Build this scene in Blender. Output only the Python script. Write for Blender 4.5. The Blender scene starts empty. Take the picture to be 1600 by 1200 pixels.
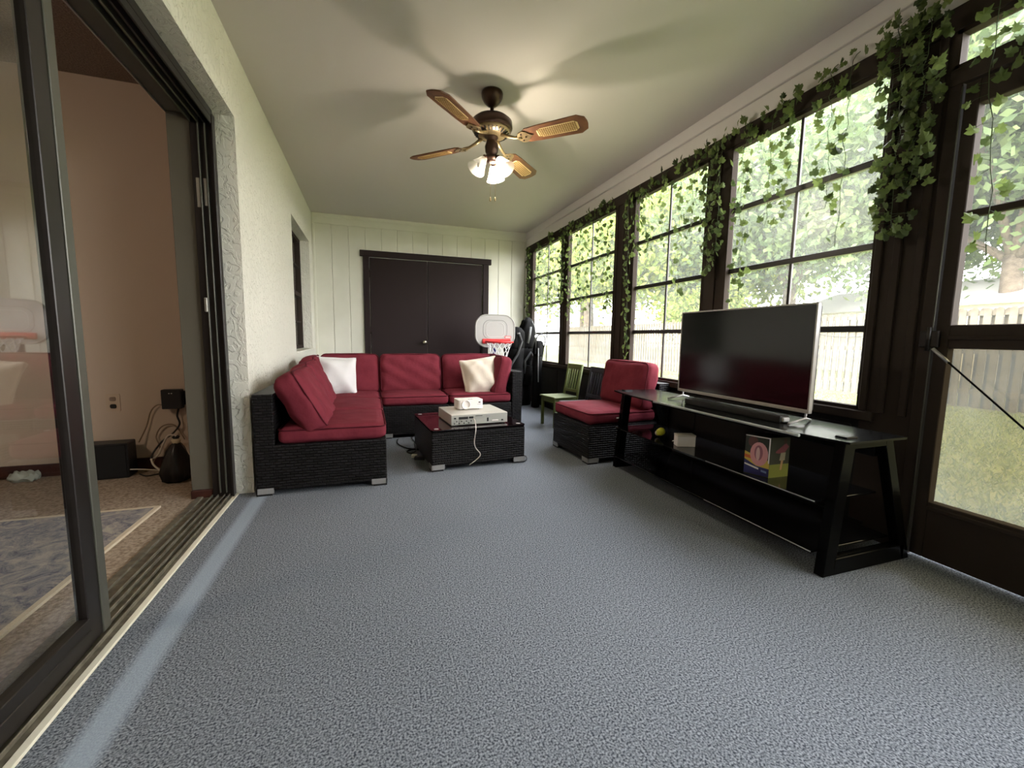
import bpy, bmesh, math, random
import numpy as np
from mathutils import Vector, Matrix
random.seed(7)
SC = bpy.context.scene
COL = SC.collection
PI = math.pi

# ------------------------------------------------------------------ camera
cam_d = bpy.data.cameras.new('camera')
cam = bpy.data.objects.new('camera', cam_d)
COL.objects.link(cam)
cr = Vector((0.947202, -0.320301, 0.014668)); cu = Vector((0.021265, 0.108400, 0.993880)); cf = Vector((0.319931, 0.941093, -0.109488))
M4 = Matrix(((cr.x, cu.x, -cf.x, 0), (cr.y, cu.y, -cf.y, 0), (cr.z, cu.z, -cf.z, .93), (0, 0, 0, 1)))
cam.matrix_world = M4
cam_d.sensor_width = 36
cam_d.sensor_fit = 'HORIZONTAL'
cam_d.lens = 36 * 656.08 / 1600
cam_d.clip_start = .02
SC.camera = cam

# ------------------------------------------------------------------ world, sun, exposure
W = bpy.data.worlds.new('sky'); SC.world = W; W.use_nodes = True
wn = W.node_tree.nodes; wl = W.node_tree.links
bg = wn['Background']
tc = wn.new('ShaderNodeTexCoord'); sep = wn.new('ShaderNodeSeparateXYZ'); rmp = wn.new('ShaderNodeValToRGB')
wl.new(tc.outputs['Generated'], sep.inputs[0]); wl.new(sep.outputs['Z'], rmp.inputs[0])
rmp.color_ramp.elements[0].position = 0.0; rmp.color_ramp.elements[0].color = (1, .99, .96, 1)
rmp.color_ramp.elements[1].position = .8; rmp.color_ramp.elements[1].color = (.90, .94, 1, 1)
wl.new(rmp.outputs[0], bg.inputs['Color'])
bg.inputs['Strength'].default_value = 10.5
sd = bpy.data.lights.new('sun', 'SUN'); sd.energy = 2.5; sd.angle = .12; sd.color = (1, .95, .84)
sun = bpy.data.objects.new('sun', sd); COL.objects.link(sun)
sun.rotation_euler = Vector((-.45, -.35, .85)).to_track_quat('Z', 'Y').to_euler()
SC.view_settings.view_transform = 'Standard'
SC.view_settings.look = 'None'
SC.view_settings.gamma = 1
SC.view_settings.use_curve_mapping = False
SC.view_settings.exposure = .9
SC.cycles.max_bounces = 10
SC.cycles.diffuse_bounces = 6
SC.cycles.transparent_max_bounces = 24
SC.cycles.sample_clamp_indirect = 6
SC.cycles.use_denoising = True

# ------------------------------------------------------------------ materials
MATS = {}
def s2l(c):
    return tuple(((v / 12.92) if v <= .04045 else ((v + .055) / 1.055) ** 2.4) for v in [x / 255 for x in c])
def mat(name, col, rough=.6, metal=0, spec=.5, noise=None, bump=None, coat=0, emit=0, trans=0):
    """col sRGB 0-255; noise=(scale, second colour, detail); bump=(scale, strength, distance)"""
    if name in MATS: return MATS[name]
    m = bpy.data.materials.new(name); m.use_nodes = True
    n = m.node_tree.nodes; l = m.node_tree.links; b = n['Principled BSDF']
    c = s2l(col) + (1,)
    b.inputs['Base Color'].default_value = c
    b.inputs['Roughness'].default_value = rough; b.inputs['Metallic'].default_value = metal
    b.inputs['Specular IOR Level'].default_value = spec
    b.inputs['Coat Weight'].default_value = coat; b.inputs['Coat Roughness'].default_value = .08
    t = n.new('ShaderNodeTexCoord')
    if noise:
        nz = n.new('ShaderNodeTexNoise'); nz.inputs['Scale'].default_value = noise[0]
        nz.inputs['Detail'].default_value = noise[2] if len(noise) > 2 else 3
        mx = n.new('ShaderNodeMix'); mx.data_type = 'RGBA'
        rp = n.new('ShaderNodeMapRange'); rp.inputs[1].default_value = .35; rp.inputs[2].default_value = .65
        l.new(t.outputs['Object'], nz.inputs['Vector']); l.new(nz.outputs['Fac'], rp.inputs[0]); l.new(rp.outputs[0], mx.inputs['Factor'])
        mx.inputs['A'].default_value = c; mx.inputs['B'].default_value = s2l(noise[1]) + (1,)
        l.new(mx.outputs['Result'], b.inputs['Base Color'])
    if bump:
        nb = n.new('ShaderNodeTexNoise'); nb.inputs['Scale'].default_value = bump[0]; nb.inputs['Detail'].default_value = 4
        bp = n.new('ShaderNodeBump'); bp.inputs['Strength'].default_value = bump[1]; bp.inputs['Distance'].default_value = bump[2]
        l.new(t.outputs['Object'], nb.inputs['Vector']); l.new(nb.outputs['Fac'], bp.inputs['Height']); l.new(bp.outputs[0], b.inputs['Normal'])
    if emit:
        b.inputs['Emission Color'].default_value = c; b.inputs['Emission Strength'].default_value = emit
    if trans: b.inputs['Transmission Weight'].default_value = trans
    MATS[name] = m
    return m

def carpet_mat():
    m = mat('blue_carpet', (86, 96, 107), 1, spec=.1)
    n = m.node_tree.nodes; l = m.node_tree.links; b = n['Principled BSDF']
    t = n.new('ShaderNodeTexCoord')
    n1 = n.new('ShaderNodeTexNoise'); n1.inputs['Scale'].default_value = 190; n1.inputs['Detail'].default_value = 2
    n2 = n.new('ShaderNodeTexNoise'); n2.inputs['Scale'].default_value = 1.4; n2.inputs['Detail'].default_value = 4
    for q in (n1, n2): l.new(t.outputs['Object'], q.inputs['Vector'])
    r1 = n.new('ShaderNodeValToRGB'); r1.color_ramp.elements[0].position = .34; r1.color_ramp.elements[1].position = .68
    r1.color_ramp.elements[0].color = s2l((56, 61, 70)) + (1,); r1.color_ramp.elements[1].color = s2l((154, 159, 166)) + (1,)
    l.new(n1.outputs['Fac'], r1.inputs[0])
    mx = n.new('ShaderNodeMix'); mx.data_type = 'RGBA'; mx.blend_type = 'MULTIPLY'
    r2 = n.new('ShaderNodeMapRange'); r2.inputs[1].default_value = .3; r2.inputs[2].default_value = .7; r2.inputs[3].default_value = 0; r2.inputs[4].default_value = .3
    l.new(n2.outputs['Fac'], r2.inputs[0]); l.new(r2.outputs[0], mx.inputs['Factor'])
    l.new(r1.outputs[0], mx.inputs['A']); mx.inputs['B'].default_value = (.70, .72, .73, 1)
    # a paler stripe beside the threshold
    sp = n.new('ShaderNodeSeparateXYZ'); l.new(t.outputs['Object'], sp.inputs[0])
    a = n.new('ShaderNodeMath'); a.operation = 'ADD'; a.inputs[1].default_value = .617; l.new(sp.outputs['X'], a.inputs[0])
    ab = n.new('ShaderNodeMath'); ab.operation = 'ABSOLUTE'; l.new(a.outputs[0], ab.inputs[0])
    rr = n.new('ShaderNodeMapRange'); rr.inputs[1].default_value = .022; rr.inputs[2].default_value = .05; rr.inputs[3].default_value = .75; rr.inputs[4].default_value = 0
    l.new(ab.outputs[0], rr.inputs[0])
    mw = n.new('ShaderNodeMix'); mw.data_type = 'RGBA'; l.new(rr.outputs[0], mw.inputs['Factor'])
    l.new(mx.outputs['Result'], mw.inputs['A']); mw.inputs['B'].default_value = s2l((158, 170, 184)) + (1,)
    l.new(mw.outputs['Result'], b.inputs['Base Color'])
    bp = n.new('ShaderNodeBump'); bp.inputs['Strength'].default_value = .45; bp.inputs['Distance'].default_value = .003
    l.new(n1.outputs['Fac'], bp.inputs['Height']); l.new(bp.outputs[0], b.inputs['Normal'])
    return m
def stucco_mat():
    m = mat('white_stucco', (222, 220, 208), .85, spec=.2)
    n = m.node_tree.nodes; l = m.node_tree.links; b = n['Principled BSDF']
    t = n.new('ShaderNodeTexCoord')
    mp = n.new('ShaderNodeMapping'); mp.inputs['Scale'].default_value = (1, 1, .7); l.new(t.outputs['Object'], mp.inputs[0])
    n1 = n.new('ShaderNodeTexNoise'); n1.inputs['Scale'].default_value = 20; n1.inputs['Detail'].default_value = 3; n1.inputs['Distortion'].default_value = 1.6
    n2 = n.new('ShaderNodeTexNoise'); n2.inputs['Scale'].default_value = 60; n2.inputs['Detail'].default_value = 3
    for q in (n1, n2): l.new(mp.outputs[0], q.inputs['Vector'])
    r = n.new('ShaderNodeValToRGB'); e = r.color_ramp.elements
    e[0].position = .46; e[0].color = (0, 0, 0, 1); e[1].position = .54; e[1].color = (1, 1, 1, 1)
    l.new(n1.outputs['Fac'], r.inputs[0])
    ad = n.new('ShaderNodeMath'); ad.operation = 'MULTIPLY_ADD'; ad.inputs[1].default_value = .35
    l.new(n2.outputs['Fac'], ad.inputs[0]); l.new(r.outputs[0], ad.inputs[2])
    bp = n.new('ShaderNodeBump'); bp.inputs['Strength'].default_value = .75; bp.inputs['Distance'].default_value = .006
    l.new(ad.outputs[0], bp.inputs['Height']); l.new(bp.outputs[0], b.inputs['Normal'])
    return m
def wicker_mat():
    m = mat('black_wicker', (10, 10, 10), .45, spec=.2)
    n = m.node_tree.nodes; l = m.node_tree.links; b = n['Principled BSDF']
    t = n.new('ShaderNodeTexCoord'); g = n.new('ShaderNodeNewGeometry')
    # choose the in-plane axis from the face normal so the weave runs round the box
    sp = n.new('ShaderNodeSeparateXYZ'); l.new(t.outputs['Object'], sp.inputs[0])
    ad = n.new('ShaderNodeMath'); ad.operation = 'ADD'; l.new(sp.outputs['X'], ad.inputs[0]); l.new(sp.outputs['Y'], ad.inputs[1])
    cb = n.new('ShaderNodeCombineXYZ'); l.new(ad.outputs[0], cb.inputs['X']); l.new(sp.outputs['Z'], cb.inputs['Y'])
    br = n.new('ShaderNodeTexBrick'); l.new(cb.outputs[0], br.inputs['Vector'])
    br.inputs['Scale'].default_value = 1; br.inputs['Brick Width'].default_value = .042; br.inputs['Row Height'].default_value = .0165
    br.inputs['Mortar Size'].default_value = .0042; br.inputs['Mortar Smooth'].default_value = 1
    br.inputs['Color1'].default_value = s2l((24, 23, 24)) + (1,); br.inputs['Color2'].default_value = s2l((36, 34, 36)) + (1,)
    br.inputs['Mortar'].default_value = s2l((1, 1, 1)) + (1,)
    l.new(br.outputs['Color'], b.inputs['Base Color'])
    iv = n.new('ShaderNodeMath'); iv.operation = 'SUBTRACT'; iv.inputs[0].default_value = 1; l.new(br.outputs['Fac'], iv.inputs[1])
    bp = n.new('ShaderNodeBump'); bp.inputs['Strength'].default_value = 1; bp.inputs['Distance'].default_value = .006
    l.new(iv.outputs[0], bp.inputs['Height']); l.new(bp.outputs[0], b.inputs['Normal'])
    return m
def pane_mat(name, haze, tint=(1, 1, 1), hazecol=(.9, .93, .88), rough=.02, refl=1):
    """clear vinyl or glass pane: see-through, a thin milky film and a mirror-like surface"""
    m = bpy.data.materials.new(name); m.use_nodes = True
    n = m.node_tree.nodes; l = m.node_tree.links; n.clear()
    o = n.new('ShaderNodeOutputMaterial')
    tr = n.new('ShaderNodeBsdfTransparent'); tr.inputs[0].default_value = tint + (1,)
    tl = n.new('ShaderNodeBsdfTranslucent'); tl.inputs[0].default_value = hazecol + (1,)
    m1 = n.new('ShaderNodeMixShader'); l.new(tr.outputs[0], m1.inputs[1]); l.new(tl.outputs[0], m1.inputs[2])
    if haze:
        t = n.new('ShaderNodeTexCoord'); nz = n.new('ShaderNodeTexNoise'); nz.inputs['Scale'].default_value = 3; nz.inputs['Detail'].default_value = 5
        l.new(t.outputs['Object'], nz.inputs['Vector'])
        mr = n.new('ShaderNodeMapRange'); mr.inputs[1].default_value = .3; mr.inputs[2].default_value = .7
        mr.inputs[3].default_value = haze * .6; mr.inputs[4].default_value = haze * 1.4
        l.new(nz.outputs['Fac'], mr.inputs[0]); l.new(mr.outputs[0], m1.inputs[0])
    else: m1.inputs[0].default_value = 0
    gl = n.new('ShaderNodeBsdfGlossy'); gl.inputs['Roughness'].default_value = rough
    lw = n.new('ShaderNodeLayerWeight'); lw.inputs[0].default_value = .5; pw = n.new('ShaderNodeMath'); pw.operation = 'POWER'; pw.inputs[1].default_value = 5; l.new(lw.outputs['Facing'], pw.inputs[0]); fr = n.new('ShaderNodeMath'); fr.operation = 'MULTIPLY_ADD'; fr.inputs[1].default_value = .92; fr.inputs[2].default_value = .08; l.new(pw.outputs[0], fr.inputs[0])
    m2 = n.new('ShaderNodeMixShader'); fm = n.new('ShaderNodeMath'); fm.operation = 'MULTIPLY'; fm.inputs[1].default_value = refl; l.new(fr.outputs[0], fm.inputs[0]); l.new(fm.outputs[0], m2.inputs[0]); l.new(m1.outputs[0], m2.inputs[1]); l.new(gl.outputs[0], m2.inputs[2])
    l.new(m2.outputs[0], o.inputs[0])
    MATS[name] = m
    return m
def leaf_mat(name, c1, c2, tr=.4, rough=.5, objrand=False):
    m = bpy.data.materials.new(name); m.use_nodes = True
    n = m.node_tree.nodes; l = m.node_tree.links; b = n['Principled BSDF']; o = n['Material Output']
    mx = n.new('ShaderNodeMix'); mx.data_type = 'RGBA'
    mx.inputs['A'].default_value = s2l(c1) + (1,); mx.inputs['B'].default_value = s2l(c2) + (1,)
    if objrand:
        oi = n.new('ShaderNodeObjectInfo'); l.new(oi.outputs['Random'], mx.inputs['Factor'])
    else:
        g = n.new('ShaderNodeNewGeometry'); l.new(g.outputs['Random Per Island'], mx.inputs['Factor'])
    l.new(mx.outputs['Result'], b.inputs['Base Color']); b.inputs['Roughness'].default_value = rough
    b.inputs['Specular IOR Level'].default_value = .3
    t = n.new('ShaderNodeBsdfTranslucent'); l.new(mx.outputs['Result'], t.inputs[0])
    ms = n.new('ShaderNodeMixShader'); ms.inputs[0].default_value = tr
    l.new(b.outputs[0], ms.inputs[1]); l.new(t.outputs[0], ms.inputs[2]); l.new(ms.outputs[0], o.inputs[0])
    MATS[name] = m
    return m

carpet = carpet_mat(); stucco = stucco_mat(); wicker = wicker_mat()
ceil_m = mat('ceiling_paint', (199, 193, 187), .9, spec=.1, bump=(2.5, .15, .02))
white_paint = mat('white_paint', (214, 213, 200), .6, noise=(2, (205, 204, 190)))
trim_white = mat('trim_white', (208, 203, 198), .6)
brown = mat('dark_brown_paint', (52, 44, 39), .75, spec=.12, bump=(40, .12, .002))
brown_door = mat('brown_door_paint', (34, 23, 23), .6, spec=.2, bump=(60, .1, .001))
knee_m = mat('dark_paneling', (24, 20, 18), .6, spec=.2, bump=(30, .15, .002))
bronze = mat('bronze_aluminium', (36, 31, 29), .35, metal=.3)
bronze_grey = mat('grey_bronze_aluminium', (84, 83, 74), .4, metal=.3)
track_m = mat('weathered_track', (128, 122, 106), .5, metal=.35, noise=(30, (96, 90, 78)))
olive = mat('olive_drywall_return', (92, 87, 75), .8)  # one even olive-grey colour for the drywall return
alu = mat('bare_aluminium', (180, 178, 170), .35, metal=.8)
strip_m = mat('cream_strip', (222, 216, 196), .7)
beige = mat('beige_wall_paint', (190, 172, 154), .8, bump=(25, .15, .003))
popcorn = mat('popcorn_ceiling', (150, 132, 118), 1, bump=(90, 1, .02), noise=(120, (120, 104, 92)))
beige_carpet = mat('beige_carpet', (176, 160, 142), 1, noise=(70, (134, 118, 102)), bump=(120, .8, .006), spec=.1)
redwood = mat('reddish_wood', (70, 34, 26), .45, noise=(14, (52, 24, 20)))
red_fab = mat('burgundy_fabric', (116, 44, 55), .88, spec=.15, noise=(9, (106, 38, 49)), bump=(11, .45, .02))
red_pip = mat('burgundy_piping', (84, 26, 36), .85, spec=.15)
pillow_w = mat('white_pillow_fabric', (212, 210, 210), .9, spec=.1, bump=(7, .25, .02))
pillow_c = mat('cream_pillow_fabric', (226, 214, 198), .9, spec=.1, bump=(9, .3, .02))
steel = mat('brushed_steel', (170, 168, 166), .4, metal=.5)
black_gloss = mat('black_glass', (9, 9, 10), .07, spec=.6)
black_lac = mat('black_lacquer', (7, 7, 7), .25, spec=.08)
black_pl = mat('black_plastic', (18, 18, 19), .45)
black_fab = mat('black_nylon', (8, 8, 9), .75, spec=.15, bump=(60, .3, .004))
grey_fab = mat('grey_piping', (130, 132, 132), .6)
tv_frame = mat('silver_tv_bezel', (176, 172, 168), .4, metal=.3)
tv_scr = mat('tv_screen', (7, 6, 7), .12, spec=.45)
white_pl = mat('white_plastic', (232, 226, 220), .4)
grey_pl = mat('grey_plastic', (176, 174, 172), .45)
silver_pl = mat('silver_case', (206, 202, 194), .4, metal=.35)
silver_back = mat('silver_rear_panel', (176, 175, 166), .45, metal=.3)
red_pl = mat('red_plastic', (206, 40, 44), .4)
blue_pl = mat('blue_plastic', (30, 36, 110), .4)
net_m = mat('white_net_cord', (226, 228, 228), .7)
green_wood = mat('green_painted_wood', (92, 102, 56), .5)
navy_wood = mat('navy_painted_wood', (22, 22, 34), .5)
bronze_fan = mat('antique_bronze', (64, 46, 38), .3, metal=.7)
brass_fan = mat('antique_brass', (150, 130, 96), .3, metal=.75)
blade_wood = mat('walnut_blade_wood', (118, 76, 46), .45, noise=(12, (92, 56, 34)))
cane_m = mat('woven_cane', (232, 208, 152), .6)
cord_w = mat('white_cord', (206, 196, 184), .5)
cord_b = mat('black_cord', (16, 16, 16), .5)
gold_m = mat('brass_knob', (200, 192, 176), .25, metal=.9)
fence_wood = mat('weathered_fence_wood', (100, 92, 80), .9, spec=.1, noise=(5, (80, 73, 62)))
bark = mat('tree_bark', (112, 98, 82), .9, noise=(6, (84, 72, 60)), bump=(10, .8, .05))
lawn_m = mat('lawn', (106, 110, 70), 1, noise=(1.6, (124, 126, 82), 6), spec=.1)
shingle = mat('pale_roof', (190, 188, 182), .8)
house_m = mat('pale_house_wall', (206, 200, 188), .8)
stem_m = mat('vine_stem', (58, 72, 34), .6)
ivy_m = leaf_mat('ivy_leaf', (58, 72, 40), (112, 128, 70), .35, objrand=True)
tree_leaf_y = leaf_mat('yellow_green_tree_leaf', (84, 106, 40), (148, 158, 66), .45)  # yellow-green pair, mixed at random per leaf
tree_leaf_g = leaf_mat('green_tree_leaf', (62, 82, 48), (104, 120, 72), .4)
grass_m = leaf_mat('grass_blade', (104, 122, 52), (152, 160, 86), .4)
vinyl = pane_mat('hazy_vinyl_pane', .06, (1, .985, .985), rough=.25, refl=.45)
door_vinyl = pane_mat('door_pane', .03, (.98, .97, .97), rough=.2, refl=.5)
tinted = pane_mat('tinted_lower_pane', .04, (.14, .112, .062), rough=.2, refl=.5)
glass = pane_mat('clear_glass', 0, (.86, .88, .86), refl=2.2)

# ------------------------------------------------------------------ geometry helpers
def box(bm, x0, x1, y0, y1, z0, z1, bev=0, seg=1, M=None):
    r = bmesh.ops.create_cube(bm, size=1)
    vs = r['verts']
    for v in vs:
        v.co = Vector(((x0 + x1) / 2 + v.co.x * (x1 - x0), (y0 + y1) / 2 + v.co.y * (y1 - y0), (z0 + z1) / 2 + v.co.z * (z1 - z0)))
    if bev:
        es = list({e for v in vs for e in v.link_edges})
        r2 = bmesh.ops.bevel(bm, geom=es + vs, offset=bev, segments=seg, affect='EDGES', profile=.6)
        vs = list({v for f in r2['faces'] for v in f.verts} | {v for v in vs if v.is_valid})
    if M is not None:
        for v in vs: v.co = M @ v.co
    return vs
def tube(bm, pts, r, seg=8, closed=False, rad=None):
    pts = [Vector(p) for p in pts]; n = len(pts); rings = []
    prev = None
    for i, p in enumerate(pts):
        if closed: t = pts[(i + 1) % n] - pts[i - 1]
        else: t = pts[min(i + 1, n - 1)] - pts[max(i - 1, 0)]
        t = t.normalized() if t.length > 1e-9 else Vector((0, 0, 1))
        if prev is None:
            a = Vector((0, 0, 1)) if abs(t.z) < .9 else Vector((1, 0, 0))
            u = t.cross(a).normalized()
        else:
            u = (prev - t * prev.dot(t)).normalized()
        prev = u; w = t.cross(u)
        rr = rad[i] if rad else r
        rings.append([bm.verts.new(p + (u * math.cos(2 * PI * k / seg) + w * math.sin(2 * PI * k / seg)) * rr) for k in range(seg)])
    m = n if closed else n - 1
    for i in range(m):
        A = rings[i]; B = rings[(i + 1) % n]
        for k in range(seg):
            f = bm.faces.new((A[k], A[(k + 1) % seg], B[(k + 1) % seg], B[k])); f.smooth = True
    if not closed:
        bm.faces.new(rings[0][::-1]); bm.faces.new(rings[-1])
def lathe(bm, prof, seg=24, M=None, smooth=True):
    rings = []; M = M or Matrix.Identity(4)
    for r, z in prof:
        rings.append([bm.verts.new(M @ Vector((r * math.cos(2 * PI * k / seg), r * math.sin(2 * PI * k / seg), z))) for k in range(seg)])
    for A, B in zip(rings, rings[1:]):
        for k in range(seg):
            f = bm.faces.new((A[k], A[(k + 1) % seg], B[(k + 1) % seg], B[k])); f.smooth = smooth
    if prof[0][0] > 1e-4: bm.faces.new(rings[0][::-1])
    if prof[-1][0] > 1e-4: bm.faces.new(rings[-1])
def prism(bm, outline, h, M=None):
    """outline (x, y) extruded along +z by h"""
    M = M or Matrix.Identity(4)
    A = [bm.verts.new(M @ Vector((x, y, 0))) for x, y in outline]
    B = [bm.verts.new(M @ Vector((x, y, h))) for x, y in outline]
    bm.faces.new(A[::-1]); bm.faces.new(B)
    n = len(A)
    for i in range(n): bm.faces.new((A[i], A[(i + 1) % n], B[(i + 1) % n], B[i]))
def rrect(w, h, r, seg=6):
    o = []
    for cx, cy, a0 in ((w / 2 - r, h / 2 - r, 0), (-w / 2 + r, h / 2 - r, PI / 2), (-w / 2 + r, -h / 2 + r, PI), (w / 2 - r, -h / 2 + r, 3 * PI / 2)):
        for k in range(seg + 1):
            a = a0 + PI / 2 * k / seg; o.append((cx + r * math.cos(a), cy + r * math.sin(a)))
    return o
def cushion(w, d, t, r=.04, puff=.02, wr=.004, seed=0, n=18, pinch=0):
    """soft box centred at the origin: w along x, d along y, t along z"""
    bm = bmesh.new(); bmesh.ops.create_cube(bm, size=2)
    bmesh.ops.subdivide_edges(bm, edges=bm.edges[:], cuts=n, use_grid_fill=True)
    rnd = random.Random(seed); ph = [rnd.uniform(0, 6.3) for _ in range(8)]; fr = [rnd.uniform(3, 9) for _ in range(8)]
    hx, hy, hz = w / 2, d / 2, t / 2; r = min(r, hz * .98)
    for v in bm.verts:
        a, b, c = v.co
        p = Vector((a * hx, b * hy, c * hz))
        core = Vector((max(-hx + r, min(hx - r, p.x)), max(-hy + r, min(hy - r, p.y)), max(-hz + r, min(hz - r, p.z))))
        q = p - core
        if q.length > 1e-6 and (abs(q.x) > 1e-6) + (abs(q.y) > 1e-6) + (abs(q.z) > 1e-6) > 1: p = core + q.normalized() * r
        elif q.length > 1e-6: p = core + q.normalized() * r
        bulge = (1 - a * a) * (1 - b * b)
        p.z += c * puff * bulge ** .6
        p.x += a * puff * .35 * (1 - b * b) * (1 - c * c); p.y += b * puff * .35 * (1 - a * a) * (1 - c * c)
        if pinch:
            k = pinch * (abs(a) ** 3) * (abs(b) ** 3)
            p.x += a * k; p.y += b * k
            p.z *= 1 - .75 * max(abs(a), abs(b)) ** 4
        p.z += c * wr * (math.sin(fr[0] * a + fr[1] * b + ph[0]) + math.sin(fr[2] * b - fr[3] * a + ph[1]) * .7) * (1 - .3 * bulge)
        v.co = p
    for f in bm.faces: f.smooth = True
    return bm
def piping_loop(w, d, z, r=.04, rr=.0045):
    bm = bmesh.new(); o = rrect(w, d, r, 5)
    tube(bm, [(x, y, z) for x, y in o], rr, 6, closed=True)
    return bm
def link(name, bm, m, parent=None, M=None, smooth=False):
    if M is not None: bm.transform(M)
    me = bpy.data.meshes.new(name)
    bmesh.ops.recalc_face_normals(bm, faces=bm.faces[:])
    if smooth:
        for f in bm.faces: f.smooth = True
    bm.to_mesh(me); bm.free()
    for q in (m if isinstance(m, (list, tuple)) else [m]): me.materials.append(q)
    o = bpy.data.objects.new(name, me); COL.objects.link(o)
    if parent: o.parent = parent
    return o
def empty(name, loc=(0, 0, 0), rz=0):
    o = bpy.data.objects.new(name, None); COL.objects.link(o); o.location = loc; o.rotation_euler = (0, 0, rz); o.empty_display_size = .1
    return o
def thing(name, label, cat, loc=(0, 0, 0), rz=0, group=None):
    return tag(empty(name, loc, rz), label, cat, group)
def tag(o, label=None, cat=None, group=None, kind=None):
    if label: o['label'] = label
    if cat: o['category'] = cat
    if group: o['group'] = group
    if kind: o['kind'] = kind
    return o
def struct(o): o['kind'] = 'structure'; return o
def bxo(name, m, dims, parent=None, bev=0, M=None, seg=1):
    bm = bmesh.new(); box(bm, *dims, bev=bev, seg=seg); return link(name, bm, m, parent, M)
def T(x=0, y=0, z=0): return Matrix.Translation((x, y, z))
def Rx(a): return Matrix.Rotation(a, 4, 'X')
def Ry(a): return Matrix.Rotation(a, 4, 'Y')
def Rz(a): return Matrix.Rotation(a, 4, 'Z')
def data_copy(o, parent, M=None):
    c = o.copy(); COL.objects.link(c); c.parent = parent
    if M is not None: c.matrix_basis = M
    return c

XL, XR, H, YB, YF = -.66, 2.25, 2.461, 6.01, -1.7
# ================================================================== SETTING
# floor
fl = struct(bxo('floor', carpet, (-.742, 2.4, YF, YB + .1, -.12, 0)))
# ceiling
struct(bxo('ceiling', ceil_m, (-.96, 2.42, YF - .1, YB + .12, H, H + .12)))
struct(bxo('roof_slab', shingle, (-5.2, 2.65, -3.2, YB + .7, H + .25, H + .33)))     # unseen roof slab and eave, added to keep sun out of the rooms
# left wall: stucco masonry with door opening and a small window
wl_ = bmesh.new()
X0 = -.90
YJ = 2.75
box(wl_, X0, XL, YJ, 4.475, 0, H); box(wl_, X0, XL, 5.70, YB + .1, 0, H)
box(wl_, X0, XL, 4.475, 5.70, 0, .768); box(wl_, X0, XL, 4.475, 5.70, 2.042, H)
box(wl_, X0 + .14, XL, YF, YJ, 2.085, H); box(wl_, X0, XL, YF - .1, -1.45, 0, 2.085)
wall_left = struct(link('wall_left', wl_, stucco))
# back wall: plank boards
wb = struct(bxo('wall_back', white_paint, (-.7, 2.4, YB + .012, YB + .12, 0, H)))
proto = {}
x = -.645; k = 0
edges = [-.655] + [-.433 + .2035 * i for i in range(14)]
edges = [e for e in edges if e < 2.25] + [2.25]
for a, b_ in zip(edges, edges[1:]):
    if b_ > -.02 and a < 1.60: z0 = 2.0
    else: z0 = 0
    bm = bmesh.new(); box(bm, a + .0022, b_ - .0022, YB, YB + .014, z0, 2.345, bev=.004)
    link('board', bm, white_paint, wb)
bxo('crown_board', trim_white if 0 else white_paint, (-.655, 2.25, YB - .014, YB + .012, 2.335, H), wb, bev=.003)
bxo('crown_bead', white_paint, (-.655, 2.25, YB - .028, YB - .013, 2.415, H), wb, bev=.004)
bxo('corner_bead', white_paint, (-.658, -.628, YB - .02, YB + .002, 0, 2.335), wb, bev=.004)
# front wall behind the camera
struct(bxo('wall_front', stucco, (-.9, 2.4, YF - .1, YF, 0, H)))

# right wall: dark framing, knee wall, posts, header
def wr_box(name, y0, y1, z0, z1, x0=XR, x1=XR + .042, m=None, parent=None, bev=0): return bxo(name, m or brown, (x0, x1, y0, y1, z0, z1), parent, bev)
wr = struct(wr_box('wall_right', 1.30, YB, 0, .56, x0=XR + .012, m=knee_m))
wr_box('knee_wall', YF, .22, 0, .56, parent=wr, m=knee_m)
wr_box('sill', 1.30, 5.83, .56, .606, x0=XR - .02, parent=wr, bev=.004)
wr_box('sill', YF, .22, .56, .606, x0=XR - .02, parent=wr, bev=.004)
wr_box('header', YF, YB, 2.17, 2.262, x0=XR - .012, parent=wr, bev=.003)
wr_box('base_rail', 1.30, YB, 0, .07, x0=XR - .006, x1=XR + .014, parent=wr, bev=.003, m=knee_m)
POSTS = [(5.765, YB, 1), (4.625, 4.795, 1), (3.31, 3.60, 2), (2.262, 2.445, 1), (1.16, 1.365, 2), (.09, .22, 1), (-1.3, -1.1, 1)]
for y0, y1, s in POSTS:
    wr_box('post', y0, y1, .0 if y0 < 1.3 and y0 > 0 else .606, 2.17, parent=wr)
    if s == 2:   # applied battens show as vertical ridges on the wide posts
        for q in (.08, .5, .86):
            yy = y0 + (y1 - y0) * q
            wr_box('batten', yy, yy + .03, .606, 2.17, x0=XR - .014, x1=XR + .002, parent=wr, bev=.003)
    else:
        yy = (y0 + y1) / 2
        if y1 < 5.9: wr_box('batten', yy - .022, yy + .022, .606, 2.17, x0=XR - .014, x1=XR + .002, parent=wr, bev=.003)
# knee-wall panels (visible recessed panel edges)
for y0, y1 in ((4.85, 5.70), (3.62, 4.78), (2.45, 3.55), (1.4, 2.4)):
    wr_box('panel', y0, y1, .09, .53, x0=XR, x1=XR + .013, parent=wr, bev=.004, m=knee_m)
# fascia and crown moulding above the windows
struct(bxo('trim_1', trim_white, (XR - .008, XR + .12, YF, YB, 2.262, H)))
struct(bxo('trim_2', trim_white, (XR - .03, XR - .006, YF, YB, 2.372, H), bev=.004))

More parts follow.
